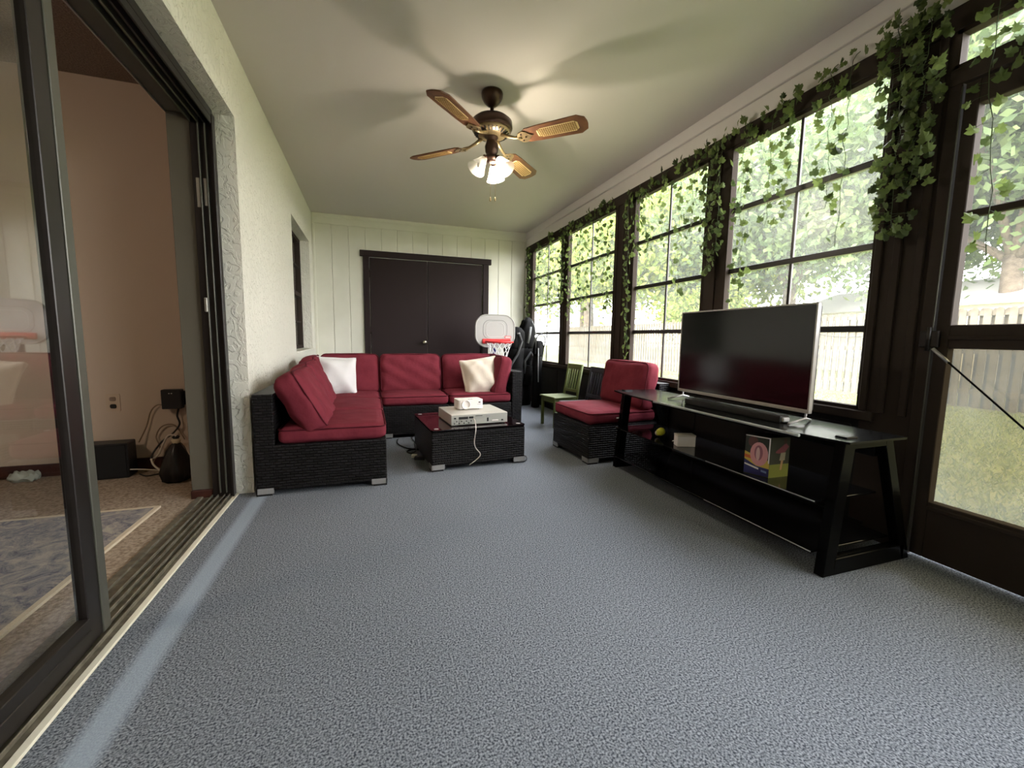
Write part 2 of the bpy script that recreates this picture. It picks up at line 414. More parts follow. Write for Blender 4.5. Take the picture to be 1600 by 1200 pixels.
# ---- vinyl windows
def window(n, y0, y1, z0, z1, rows=4, m=vinyl, cols=2):
    w = empty('window_%d' % n, (XR, (y0 + y1) / 2, z0)); w['kind'] = 'structure'
    hw = (y1 - y0) / 2; hh = z1 - z0
    bm = bmesh.new(); f = .016
    for a in ((-hw - .004, -hw + f, 0, hh), (hw - f, hw + .004, 0, hh), (-hw, hw, -.004, f), (-hw, hw, hh - f, hh + .004)):
        box(bm, -.004, .042, a[0], a[1], a[2], a[3])
    link('frame', bm, brown, w)
    rh = hh / rows
    for r in range(rows):
        xo = .034 + .001 * r
        if r: bxo('rail', bronze, (xo - .012, xo + .014, -hw + f, hw - f, r * rh - .016, r * rh + .016), w, bev=.002)
        if cols == 2:
            bxo('muntin', bronze, (xo - .006, xo + .006, -.008, .008, r * rh + .015, (r + 1) * rh - .015), w)
        cs = ((-hw + f, -.007), (.007, hw - f)) if cols == 2 else ((-hw + f, hw - f),)
        for a, b_ in cs:
            bm = bmesh.new()
            vs = [bm.verts.new((xo, q[0], q[1])) for q in ((a, r * rh + .014), (b_, r * rh + .014), (b_, (r + 1) * rh - .014), (a, (r + 1) * rh - .014))]
            bm.faces.new(vs); link('pane', bm, m, w)
    return w
window(1, 4.795, 5.765, .608, 2.168)
window(2, 3.60, 4.625, .608, 2.168)
window(3, 2.445, 3.31, .608, 2.168)
window(4, 1.365, 2.262, .608, 2.168)
window(7, -1.1, .09, .608, 2.168)
window(6, .22, 1.155, 2.02, 2.168, 1, door_vinyl, 1)

# ---- exterior door in the right wall (door_2)
d2 = empty('door_2', (XR, .68, 0)); d2['kind'] = 'structure'
def dbox(name, y0, y1, z0, z1, x0=.0, x1=.045, m=brown, bev=.003): return bxo(name, m, (x0, x1, y0 - .68, y1 - .68, z0, z1), d2, bev)
dbox('jamb', 1.118, 1.162, 0, 2.02, -.008, .046); dbox('jamb', .22, .25, 0, 2.02, -.008, .046)
dbox('head', .22, 1.16, 1.955, 2.02, -.012, .046)
dbox('stile', 1.066, 1.112, .012, 1.95); dbox('stile', .255, .31, .012, 1.95)
dbox('top_rail', .31, 1.066, 1.858, 1.95); dbox('lock_rail', .31, 1.066, .912, 1.008); dbox('bottom_rail', .31, 1.066, .012, .258)
dbox('crossbar', .31, 1.066, 1.43, 1.458, .008, .03)
dbox('lock_rail_bead', .31, 1.066, .948, .966, -.008, .002)
dbox('bottom_rail_bead', .31, 1.066, .225, .243, -.008, .002)
for (z0, z1, mm) in ((1.006, 1.432, door_vinyl), (1.456, 1.86, door_vinyl), (.256, .914, tinted)):
    bm = bmesh.new(); bm.faces.new([bm.verts.new((.041, y - .68, z)) for y, z in ((.305, z0), (1.07, z0), (1.07, z1), (.305, z1))])
    link('pane', bm, mm, d2)
bm = bmesh.new(); tube(bm, [(-.014, 1.1145 - .68, .02), (-.014, 1.1145 - .68, 1.94)], .0025, 6); link('weatherstrip', bm, bronze_grey, d2)
bm = bmesh.new(); box(bm, -.02, .0, 1.09 - .68, 1.155 - .68, .915, .985, bev=.004); tube(bm, [(-.022, 1.122 - .68, .9), (-.022, 1.122 - .68, 1.0)], .008, 8)
link('hinge', bm, bronze, d2)
bm = bmesh.new(); tube(bm, [(-.018, 1.10 - .68, .905), (-.02, .30 - .68, .13)], .0035, 6); link('brace_cable', bm, mat('dull_black_cable', (12, 12, 12), .9, spec=.1), d2)
bm = bmesh.new(); tube(bm, [(-.018, 1.105 - .68, .91), (-.019, 1.05 - .68, .857)], .007, 8); link('turnbuckle', bm, steel, d2)

# ---- double closet door in the back wall (door_1)
d1 = empty('door_1', (.765, YB, 0)); d1['kind'] = 'structure'
cx = .765
def cbox(name, x0, x1, z0, z1, y0, y1, m=brown_door, bev=.003): return bxo(name, m, (x0 - cx, x1 - cx, y0, y1, z0, z1), d1, bev)
cbox('casing', -.055, .02, 0, 1.985, -.03, .01); cbox('casing', 1.572, 1.655, 0, 1.985, -.03, .01)
cbox('head_casing', -.095, 1.69, 1.965, 2.043, -.042, .01)
lf = cbox('door_leaf', .028, .779, .01, 1.957, -.008, .03); cbox('door_leaf', .785, 1.562, .01, 1.957, -.008, .03)
bm = bmesh.new(); lathe(bm, [(.004, 0), (.024, .002), (.024, .006), (.009, .010), (.009, .028), (.022, .036), (.027, .048), (.022, .060), (.002, .064)], 20, T(.733 - cx, -.008, .85) @ Rx(PI / 2))
link('knob', bm, gold_m, lf)
for zz in (.25, 1.0, 1.75):
    bm = bmesh.new(); tube(bm, [(.024 - cx, -.014, zz - .045), (.024 - cx, -.014, zz + .045)], .006, 8); link('hinge', bm, brown, d1)
struct(bxo('baseboard_back', white_paint, (1.66, 2.25, YB - .014, YB, 0, .08), bev=.003))

# ---- small window in the stucco wall (window_5)
w5 = empty('window_5', (-.79, 5.0875, .768)); w5['kind'] = 'structure'
hw, hh = .6125, 1.274
bm = bmesh.new()
for a in ((-hw, -hw + .04, 0, hh), (hw - .05, hw, 0, hh), (-hw, hw, 0, .04), (-hw, hw, hh - .04, hh)): box(bm, -.03, .03, *a)
link('frame', bm, brown, w5)
bxo('meeting_rail', brown, (-.015, .035, -hw + .04, hw - .04, .60, .645), w5)
for z in (.31, .95): bxo('muntin', brown, (-.005, .02, -hw + .04, hw - .04, z - .009, z + .009), w5)
for y in (-.2, .2): bxo('muntin', brown, (-.005, .02, y - .009, y + .009, .04, hh - .04), w5)
bm = bmesh.new(); bm.faces.new([bm.verts.new((0, y, z)) for y, z in ((-.575, .04), (.565, .04), (.565, hh - .04), (-.575, hh - .04))])
link('pane', bm, glass, w5)
bm = bmesh.new(); n = 90; A = []; B = []
for i in range(n):
    y = -.57 + 1.13 * i / (n - 1); xx = -.04 + .014 * math.sin(i * .9); A.append(bm.verts.new((xx, y, .03))); B.append(bm.verts.new((xx, y, hh - .03)))
for i in range(n - 1):
    f = bm.faces.new((A[i], A[i + 1], B[i + 1], B[i])); f.smooth = True
link('curtain', bm, mat('pale_curtain', (150, 146, 136), .9), w5)
bxo('window_stool', stucco, (-.02, .155, -hw, hw, -.012, .004), w5, bev=.003)

# ---- sliding glass door (door_3)
d3 = empty('door_3', (-.8, YJ, 0)); d3['kind'] = 'structure'
def sb(name, x0, x1, y0, y1, z0, z1, m=bronze, bev=.002): return bxo(name, m, (x0 + .8, x1 + .8, y0 - YJ, y1 - YJ, z0, z1), d3, bev)
sb('side_jamb', -.857, -.752, 2.715, 2.80, 0, 2.07)
for xx in (-.787, -.818): sb('jamb_rib', xx - .003, xx + .003, 2.700, 2.716, .03, 2.03, bronze_grey)
sb('jamb_edge', -.757, -.749, 2.695, 2.716, .0, 2.06)
sb('strike_plate', -.808, -.793, 2.712, 2.716, 1.60, 1.74, alu); sb('strike_plate', -.842, -.825, 2.712, 2.716, 1.59, 1.74, alu)
sb('latch_keeper', -.836, -.822, 2.70, 2.718, 1.045, 1.12, alu)
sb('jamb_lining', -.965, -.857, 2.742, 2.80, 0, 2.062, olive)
sb('head_frame', -.857, -.752, -1.45, 2.715, 2.045, 2.085)
for xx, mm in ((-.757, bronze), (-.787, bronze), (-.818, bronze_grey), (-.852, bronze_grey)): sb('head_rib', xx - .004, xx + .004, -1.45, 2.715, 2.012, 2.046, mm)
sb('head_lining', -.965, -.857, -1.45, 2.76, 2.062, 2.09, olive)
sb('head_edge_trim', -.969, -.962, -1.45, 2.76, 2.052, 2.07, alu)
sb('threshold', -.93, -.757, -1.45, 2.76, -.02, .006, track_m)
for xx in (-.775, -.80, -.832, -.862): sb('track_rail', xx - .003, xx + .003, -1.45, 2.74, .006, .02, track_m)
sb('threshold_lip', -.935, -.905, -1.45, 2.76, .0, .014, track_m)
sb('carpet_strip', -.759, -.738, -1.45, 2.76, -.01, .007, strip_m)
def panel(x, y0, y1):
    p = empty('sliding_panel', (0, 0, 0)); p.parent = d3
    def q(name, dx0, dx1, a, b_, z0, z1, m): return bxo(name, m, (x + .8 + dx0, x + .8 + dx1, a - YJ, b_ - YJ, z0, z1), p, .002)
    q('stile', -.016, .016, y1 - .036, y1, .02, 2.04, bronze_grey); q('stile_bead', -.017, .012, y1 - .095, y1 - .036, .02, 2.04, bronze)
    q('stile', -.016, .016, y0, y0 + .06, .02, 2.04, bronze)
    q('bottom_rail', -.016, .016, y0 + .06, y1 - .095, .02, .105, bronze); q('rail_bead', .0, .019, y0 + .06, y1 - .095, .06, .072, bronze)
    q('top_rail', -.016, .016, y0 + .06, y1 - .095, 1.97, 2.04, bronze)
    bm = bmesh.new(); bm.faces.new([bm.verts.new((x + .8, yy - YJ, z)) for yy, z in ((y0 + .055, .10), (y1 - .09, .10), (y1 - .09, 1.98), (y0 + .055, 1.98))]); link('glass_pane', bm, glass, p)
panel(-.798, -.02, 1.556); panel(-.835, -1.42, .06)

# ---- the room beyond the sliding door
struct(bxo('wall_back_2', beige, (-5.0, -.905, 3.43, 3.53, 0, 2.5)))
struct(bxo('wall_left_2', beige, (-5.1, -5.0, -3.0, 3.53, 0, 2.5)))
struct(bxo('wall_front_2', beige, (-5.1, -.9, -3.1, -3.0, 0, 2.5)))
struct(bxo('floor_2', beige_carpet, (-5.0, -.93, -3.0, 3.43, -.1, .004)))
struct(bxo('ceiling_2', popcorn, (-5.1, -.9, -3.1, 3.53, 2.475, 2.6)))
bm = bmesh.new(); box(bm, -.93, -.905, 2.80, 3.43, 0, 2.475); box(bm, -.93, -.905, -3.0, -1.45, 0, 2.475); box(bm, -.93, -.905, -1.45, 2.80, 2.09, 2.475)
struct(link('wall_right_2', bm, beige))
struct(bxo('baseboard_2', redwood, (-5.0, -.93, 3.412, 3.43, .004, .085), bev=.004))
bxo('plinth_block', redwood, (-.165, -.06, -.03, -.009, 0, .05), d3, bev=.004)

# ================================================================== SOFA
def feet(par, x0, x1, y0, y1, which='abcd'):
    for c, (px, py, sx, sy) in dict(a=(x0, y0, 1, 1), b=(x1, y0, -1, 1), c=(x1, y1, -1, -1), d=(x0, y1, 1, -1)).items():
        if c not in which: continue
        bm = bmesh.new()
        ax, bx_ = sorted((px - sx * .002, px + sx * .09)); ay, by = sorted((py - sy * .002, py + sy * .006)); box(bm, ax, bx_, ay, by, .012, .045)
        ax, bx_ = sorted((px - sx * .002, px + sx * .006)); ay, by = sorted((py - sy * .002, py + sy * .09)); box(bm, ax, bx_, ay, by, .012, .045)
        ax, bx_ = sorted((px, px + sx * .08)); ay, by = sorted((py, py + sy * .08))
        f = link('foot', bm, steel, par)
        bm = bmesh.new(); box(bm, ax, bx_, ay, by, 0, .013); link('glide', bm, black_pl, f)
def frame_rims(bm, x0, x1, y0, y1, z0, z1, r=.012):
    for px in (x0, x1):
        for py in (y0, y1): tube(bm, [(px, py, z0), (px, py, z1)], r, 8)
def wicker_box(name, par, x0, x1, y0, y1, z0, z1):
    bm = bmesh.new(); box(bm, x0, x1, y0, y1, z0, z1, bev=.008, seg=2); return link(name, bm, wicker, par)
# each module: local frame, front faces -y, origin at front-left floor corner; width w, depth .72
def module(name, label, w, loc, rz, back=True, arm=None, group='burgundy wicker sectional sofa modules', dep=.72, seed=0, backs=(1,), seat_w=None):
    t = thing(name, label, 'sofa', loc, rz, group)
    wicker_box('base', t, .003, w - .003, 0, dep - .10, .03, .295)
    if back: wicker_box('back_frame', t, .003, w - .003, dep - .105, dep, .03, .592)
    if arm == 'R': wicker_box('arm_frame', t, w + .002, w + .105, 0, dep, .03, .600)
    feet(t, .004, (w + .1) if arm == 'R' else (w - .004), .001, dep - .001)
    sw = seat_w or w - .006
    sc = link('seat_cushion', cushion(sw, .60, .092, .035, .012, .002, seed), red_fab, t, T(sw / 2 + .003, .30, .342))
    link('piping', piping_loop(sw - .004, .596, .036), red_pip, sc, T(sw / 2 + .003, .30, .342))
    return t
def back_cushion(t, cx, cy, cz, w, tilt, h=.40, th=.15, seed=1, rz=0, wr=.005):
    M = T(cx, cy, cz) @ Rz(rz) @ Rx(PI / 2 - tilt)
    bc = link('back_cushion', cushion(w, h, th, .045, .022, wr, seed), red_fab, t, M)
    link('piping', piping_loop(w - .012, h - .012, th / 2 - .014, .05), red_pip, bc, M)
    return bc
SG = 'modules of the burgundy and black wicker sectional'
# left run faces +x: rotate so local -y (front) points to +x  => rz = +90deg ; local x -> +y, local y -> -x
XF = .088
m1 = module('sofa_module', 'black wicker sofa section with burgundy cushions nearest the sliding door', .61, (XF, 2.662, 0), PI / 2, group=SG, seed=3)
back_cushion(m1, .30, .475, .525, .60, .50, h=.385, th=.145, seed=11)
m2 = module('sofa_module', 'middle burgundy-cushioned wicker section along the stucco wall', .61, (XF, 3.276, 0), PI / 2, group=SG, seed=4)
back_cushion(m2, .30, .50, .535, .585, .42, h=.385, th=.145, seed=12)
# corner module: backs on left and rear
m3 = thing('sofa_module', 'corner section of the burgundy sectional under the white pillow', 'sofa', (-.632, 3.89, 0), 0, SG)
wicker_box('base', m3, .10, .72, 0, .62, .03, .295); wicker_box('back_frame', m3, 0, .717, .615, .72, .03, .592); wicker_box('side_frame', m3, 0, .104, 0, .614, .03, .592)
feet(m3, .001, .719, .001, .719, 'bcd')
sc = link('seat_cushion', cushion(.61, .61, .092, .035, .012, .002, 5), red_fab, m3, T(.41, .308, .342))
link('piping', piping_loop(.606, .606, .036), red_pip, sc, T(.41, .308, .342))
back_cushion(m3, .45, .535, .548, .54, .22, seed=13, th=.14)
back_cushion(m3, .165, .26, .542, .46, .22, seed=14, rz=PI / 2, th=.13)
m4 = module('sofa_module', 'burgundy-cushioned wicker section centred before the brown closet doors', .61, (.092, 3.895, 0), 0, group=SG, seed=6)
back_cushion(m4, .305, .51, .548, .60, .22, seed=15, wr=.007)
m5 = module('sofa_module', 'right end sofa section with wicker arm and cream pillow', .62, (.706, 3.898, 0), 0, arm='R', group=SG, seed=7)
back_cushion(m5, .32, .525, .548, .62, .22, seed=16)
back_cushion(m5, .535, .26, .545, .47, .22, seed=17, rz=-PI / 2, th=.13)

def pillow(label, m, w, loc, rot, seed):
    p = thing('throw_pillow', label, 'pillow', loc, 0, 'pale throw pillows on the sectional')
    link('pillow_cover', cushion(w, w, .15, .022, .035, .007, seed, pinch=.022), m, p, rot @ T(0, 0, 0))
pillow('white square throw pillow in the left corner of the sofa', pillow_w, .34, (-.30, 4.17, .548), Rz(.28) @ Ry(.06) @ Rx(PI / 2 - .28), 21)
pillow('cream square throw pillow leaning at the right end of the sofa', pillow_c, .34, (1.055, 4.08, .545), Rz(-.12) @ Rx(PI / 2 - .38) @ Rz(.16), 22)

# accent chair by the windows (same family) faces -x : local -y -> -x  => rz = -90
ac = module('accent_chair', 'armless burgundy and black wicker chair beside the television stand', .60, (1.50, 3.285, 0), -PI / 2 + .03, group=None, seed=8)
ac['category'] = 'chair'
back_cushion(ac, .30, .535, .565, .60, .16, h=.37, th=.13, seed=18)
bm = bmesh.new(); box(bm, .585, .603, .23, .28, .338, .346); link('zip_label', bm, white_pl, ac)

# ================================================================== COFFEE TABLE and things on it
ct = thing('coffee_table', 'black wicker coffee table with dark glass top between the sofas', 'table', (.391, 2.836, 0), math.radians(4.2))
wicker_box('wicker_body', ct, 0, .70, 0, .68, .03, .272)
feet(ct, -.001, .701, -.001, .681)
bm = bmesh.new(); prism(bm, [(x + .35, y + .34) for x, y in rrect(.705, .685, .02, 3)], .008, T(0, 0, .283))
link('glass_top', bm, mat('smoked_glass', (24, 14, 16), .06, spec=.8), ct)
bm = bmesh.new(); box(bm, .004, .696, .004, .676, .268, .284, bev=.003); link('rim', bm, black_lac, ct)
for i, (a, b_) in enumerate(((.04, .04), (.66, .04), (.04, .64), (.66, .64))):
    bm = bmesh.new(); lathe(bm, [(.016, 0), (.016, .0015)], 16, T(a, b_, .291)); link('glass_pad', bm, steel, ct)
TZ = .2912
dv = thing('media_recorder', 'flat silver recorder box with its rear ports facing forward', 'electronics', (.543, 2.932, TZ), math.radians(4.6))
bxo('case', silver_pl, (0, .435, .003, .385, .006, .083), dv, bev=.003)
bp_ = bxo('rear_panel', silver_back, (.004, .431, 0, .004, .010, .079), dv)
bxo('foot', black_pl, (.02, .05, .01, .04, 0, .007), dv); bxo('foot', black_pl, (.385, .415, .01, .04, 0, .007), dv)
bxo('foot', black_pl, (.02, .05, .34, .37, 0, .007), dv); bxo('foot', black_pl, (.385, .415, .34, .37, 0, .007), dv)
for x0, x1, z0, z1, mm in ((.055, .125, .048, .066, black_pl), (.132, .165, .052, .066, black_pl), (.02, .035, .052, .062, black_pl), (.27, .283, .022, .050, black_pl), (.385, .40, .022, .032, black_pl), (.265, .295, .058, .070, steel), (.31, .36, .022, .030, white_pl), (.18, .235, .066, .070, black_pl)):
    bxo('port', mm, (x0, x1, -.003, .002, z0, z1), bp_, bev=.0008)
for i in range(8):
    for j in range(2):
        bm = bmesh.new(); lathe(bm, [(.0045, 0), (.0045, .005), (.002, .005), (.002, .002)], 10, T(.022 + i * .018, 0, .020 + j * .014) @ Rx(PI / 2)); link('jack', bm, [black_pl, steel][(i + j) % 2], bp_)
pj = thing('mini_projector', 'small white projector with round lens on the recorder box', 'projector', (.632, 3.12, TZ + .083), math.radians(5))
bm = bmesh.new(); prism(bm, [(x + .10, y + .065) for x, y in rrect(.20, .14, .022, 4)], .068, T(0, 0, .008)); link('housing', bm, white_pl, pj)
bm = bmesh.new()
lathe(bm, [(.036, 0), (.036, .012), (.031, .014), (.029, .006), (.020, .003), (.002, .006)], 28, T(.058, -.004, .042) @ Rx(PI / 2)); link('lens_ring', bm, white_pl, pj)
bxo('port', black_pl, (.160, .176, -.007, -.004, .052, .060), pj); bxo('port_mark', grey_pl, (.150, .185, -.006, -.0045, .040, .044), pj)
bxo('focus_wheel', grey_pl, (.085, .12, .02, .03, .075, .079), pj)
for a, b_ in ((.03, .02), (.17, .02), (.03, .11), (.17, .11)):
    bm = bmesh.new(); lathe(bm, [(.008, 0), (.008, .009)], 10, T(a, b_, 0)); link('foot', bm, grey_pl, pj)
def cord(name, label, pts, r, m, cat='cable', n=6, kids=()):
    P = [Vector(p) for p in pts]; out = []
    P2 = [P[0]] + P + [P[-1]]
    for i in range(1, len(P2) - 2):
        for k in range(n):
            t = k / n; a, b_, c, d = P2[i - 1], P2[i], P2[i + 1], P2[i + 2]
            out.append(.5 * ((2 * b_) + (c - a) * t + (2 * a - 5 * b_ + 4 * c - d) * t * t + (3 * b_ - 3 * c + d - a) * t ** 3))
    out.append(P[-1]); bm = bmesh.new(); tube(bm, out, r, 6)
    return tag(link(name, bm, m), label, cat)
cord('power_cable', 'thin beige cable hanging from the recorder down the table front', [(.705, 2.925, .345), (.704, 2.88, .335), (.70, 2.835, .285), (.69, 2.838, .20), (.70, 2.84, .15), (.735, 2.842, .10), (.71, 2.842, .065), (.655, 2.836, .03)], .0032, cord_w)
cord('power_cable', 'black cable looping on the carpet left of the coffee table', [(.225, 3.84, .006), (.215, 3.68, .006), (.27, 3.52, .006), (.345, 3.43, .006), (.30, 3.34, .006), (.27, 3.40, .006), (.33, 3.47, .006), (.42, 3.46, .006)], .005, cord_b)
cord('power_cable', 'straight black cable running from sofa front under the coffee table', [(.345, 3.87, .006), (.37, 3.65, .006), (.43, 3.40, .006)], .004, cord_b)
pa = thing('power_adapter', 'white plug and black adapter on carpet left of the coffee table', 'adapter', (.30, 3.22, 0), -.3)
bxo('plug_block', white_pl, (-.015, .03, 0, .035, 0, .022), pa, bev=.003); bxo('adapter_brick', black_pl, (.02, .10, -.06, -.02, 0, .025), pa, bev=.004)
cord('power_cable', 'black cable end curling around the right foot of the coffee table', [(1.03, 2.872, .008), (1.10, 2.885, .012), (1.118, 2.94, .03), (1.095, 3.0, .012), (1.02, 3.06, .006)], .0045, cord_b)

# ================================================================== TV STAND
ts = thing('tv_stand', 'long black three-tier glass television stand with slanted legs', 'stand', (0, 0, 0))
def legM(y0, y1, xb, xt, zt, w=.062):
    bm = bmesh.new()
    vs = [bm.verts.new(p) for p in ((xb, y0, 0), (xb + w, y0, 0), (xt + w, y0, zt), (xt, y0, zt), (xb, y1, 0), (xb + w, y1, 0), (xt + w, y1, zt), (xt, y1, zt))]
    for f in ((0, 1, 2, 3), (7, 6, 5, 4), (0, 4, 5, 1), (1, 5, 6, 2), (2, 6, 7, 3), (3, 7, 4, 0)): bm.faces.new([vs[i] for i in f])
    bmesh.ops.bevel(bm, geom=bm.edges[:], offset=.003, segments=1, affect='EDGES')
    return bm
for y0, y1 in ((1.088, 1.128), (2.575, 2.615)):
    link('leg', legM(y0, y1, 1.682, 1.735, .545), black_lac, ts); link('leg', legM(y0, y1, 2.16, 1.965, .545, .05), black_lac, ts)
    bxo('base_rail', black_lac, (1.74, 2.17, y0, y1, 0, .07), ts, bev=.003); bxo('top_rail', black_lac, (1.79, 1.98, y0, y1, .515, .545), ts, bev=.003)
    bm = bmesh.new(); box(bm, 1.732, 1.80, y0 - .003, y1 + .003, .540, .567, bev=.004); link('leg_cap', bm, black_lac, ts)
bm = bmesh.new()
o = []
for i in range(25):
    q = i / 24; y = 1.045 + 1.60 * q; bow = .055 * (1 - (2 * q - 1) ** 4) ; o.append((1.69 - bow, y))
o += [(2.02, 2.645), (2.02, 1.045)]
prism(bm, o, .009, T(0, 0, .551)); link('top_shelf', bm, mat('dusty_black_glass', (8, 8, 9), .22, spec=.12, noise=(6, (17, 17, 17))), ts)
bm = bmesh.new(); tube(bm, [(1.6345, y, .5555) for y in np.linspace(1.20, 2.12, 14)], .0068, 6); link('edge_reflection', bm, mat('edge_reflection_grey', (160, 164, 160), .2), ts)  # window reflection along the shelf edge, painted as a pale band
for z, xf in ((.298, 1.655), (.088, 1.66)):
    bxo('middle_shelf' if z > .2 else 'bottom_shelf', black_gloss, (xf, 2.02 if z > .2 else 2.13, 1.13, 2.573, z, z + .008), ts, bev=.001)
    bm = bmesh.new(); tube(bm, [(xf - .0005, 1.13, z + .006), (xf - .0005, 1.7, z + .006)], .0022, 6); link('shelf_edge', bm, steel, ts)
    for yy in (1.135, 2.565):
        bm = bmesh.new(); tube(bm, [(1.76, yy, z - .012), (1.76, yy, z + .0)], .010, 10); link('shelf_bracket', bm, steel, ts)
bxo('cross_rail', black_lac, (1.975, 2.0, 1.128, 2.575, .46, .54), ts, bev=.003)

TOPZ = .560
tv = thing('television', 'flat screen television with silver bezel standing on black stand', 'television', (1.875, 1.77, TOPZ), math.radians(-.6))
# local: screen faces -x ; width along y
tw, th0, th1 = .432, .048, .545
bm = bmesh.new(); box(bm, .012, .045, -tw + .012, tw - .012, th0 + .01, th1 - .01, bev=.006); box(bm, .04, .075, -.28, .28, .09, .36, bev=.01)
link('back_housing', bm, mat('grey_tv_back', (66, 62, 60), .5), tv)
bm = bmesh.new()
for a in ((-tw, -tw + .008, th0, th1), (tw - .008, tw, th0, th1), (-tw, tw, th1 - .008, th1), (-tw, tw, th0, th0 + .017)): box(bm, -.004, .018, *a, bev=.0015)
link('bezel', bm, tv_frame, tv)
bxo('screen', tv_scr, (.0, .013, -tw + .006, tw - .006, th0 + .012, th1 - .006), tv)
bxo('maker_badge', steel, (-.0052, -.003, -.016, .016, th0 + .006, th0 + .011), tv)
for s in (-1, 1):
    y = s * .405
    bm = bmesh.new(); tube(bm, [(.02, y, th0 + .005), (.015, y, .022), (-.11, y - .02, .006)], .0055, 8); tube(bm, [(.015, y, .022), (.09, y + .03, .006)], .0055, 8)
    link('foot', bm, steel, tv)
sbr = thing('soundbar', 'low black soundbar lying under the television', 'speaker', (1.757, 1.69, TOPZ), math.radians(1.2))
bxo('speaker_body', black_pl, (0, .06, -.30, .30, 0, .034), sbr, bev=.006, seg=2)
bxo('end_cap', grey_pl, (.01, .05, -.310, -.296, .006, .026), sbr, bev=.003)

# things on the middle shelf
SZ = .3062
gb = thing('picture_box', 'colourful cardboard box printed with a pink swim ring on middle shelf', 'box', (1.722, 1.392, SZ), math.radians(0))
# front face (towards -x, +y side): local face plane from (0,0) to (-.04,.10); side face from (0,0) to (.12,-.004)
A0 = Vector((0, 0, 0)); B0 = Vector((-.038, .100, 0)); C0 = Vector((.115, -.004, 0)); HB = .187
bm = bmesh.new()
D0 = B0 + C0
vs = [bm.verts.new(p) for p in (A0, C0, D0, B0)] + [bm.verts.new(p + Vector((0, 0, HB))) for p in (A0, C0, D0, B0)]
for f in ((3, 2, 1, 0), (4, 5, 6, 7), (0, 1, 5, 4), (1, 2, 6, 5), (2, 3, 7, 6), (3, 0, 4, 7)): bm.faces.new([vs[i] for i in f])
link('carton', bm, mat('dark_print', (34, 38, 26), .4), gb)
u = B0.normalized(); L1 = B0.length; nrm = Vector((u.y, -u.x, 0)); nrm = nrm if nrm.x < 0 else -nrm
L2 = C0.length; u2 = C0.normalized(); nrm2 = Vector((u2.y, -u2.x, 0)); nrm2 = nrm2 if nrm2.y < 0 else -nrm2
def patch(name, face, poly, m, lift):
    """flat print: poly in (0..1, 0..1), s from the near vertical edge"""
    bm = bmesh.new(); vv = []
    for s, t in poly:
        p = (u * (s * L1) + nrm * lift) if face == 0 else (u2 * (s * L2) + nrm2 * lift)
        vv.append(bm.verts.new(p + Vector((0, 0, t * HB))))
    bm.faces.new(vv); return link(name, bm, m, gb)
def ell(cx, cy, rx, ry, n=20, a0=0, a1=2 * PI, t=0): return [(cx + rx * math.cos(a0 + (a1 - a0) * i / n), cy + ry * math.sin(a0 + (a1 - a0) * i / n)) for i in range(n)]
patch('blue_print', 0, [(0, .02), (1, .02), (1, .36), (0, .24)], mat('blue_print', (34, 34, 92), .4), .0006)
patch('yellow_print', 0, [(0, .22), (.5, .24), (1, .38), (1, .58), (.6, .5), (0, .42)], mat('yellow_print', (206, 176, 70), .4), .0009)
patch('orange_print', 0, [(.72, .40), (1, .42), (1, .50), (.72, .48)], mat('orange_print', (200, 96, 44), .4), .0012)
patch('child_hair_print', 0, ell(.68, .84, .2, .14), mat('hair_print', (84, 44, 36), .5), .0009)
patch('swim_ring_print', 0, ell(.42, .55, .36, .30), mat('pink_print', (214, 150, 150), .45), .0014)
patch('swim_ring_inner', 0, ell(.44, .58, .17, .19), mat('mauve_print', (150, 92, 104), .45), .0018)
patch('swim_ring_arm', 0, ell(.46, .55, .08, .17), mat('pale_pink_print', (214, 176, 172), .45), .0022)
patch('white_lettering', 0, [(.40, .155), (.98, .235), (.98, .275), (.40, .20)], white_pl, .0016)
patch('small_lettering', 0, [(.08, .10), (.30, .12), (.30, .17), (.08, .15)], mat('pale_blue_print', (120, 140, 180), .5), .0016)
patch('white_edge_print', 0, [(.0, .36), (.05, .36), (.05, .98), (.0, .98)], white_pl, .0012)
patch('white_top_edge', 0, [(.0, .97), (1, .97), (1, .995), (.0, .995)], white_pl, .0012)
patch('grass_print', 1, [(0, .0), (1, .0), (1, .33), (0, .33)], mat('olive_print', (116, 120, 34), .5), .0006)
patch('torso_print', 1, [(.45, .6), (.75, .62), (.95, .76), (.78, .86), (.5, .74), (.3, .66), (.28, .62)], mat('dark_pink_print', (128, 56, 66), .5), .0009)
patch('shorts_print', 1, [(.5, .42), (.78, .42), (.8, .62), (.55, .62)], mat('grey_print', (150, 140, 116), .5), .0009)
patch('leg_print', 1, [(.55, .18), (.64, .18), (.70, .42), (.58, .42)], mat('skin_print', (176, 134, 90), .5), .0012)
patch('head_print', 1, ell(.74, .9, .09, .07), mat('brown_hair_print', (60, 36, 28), .5), .0012)

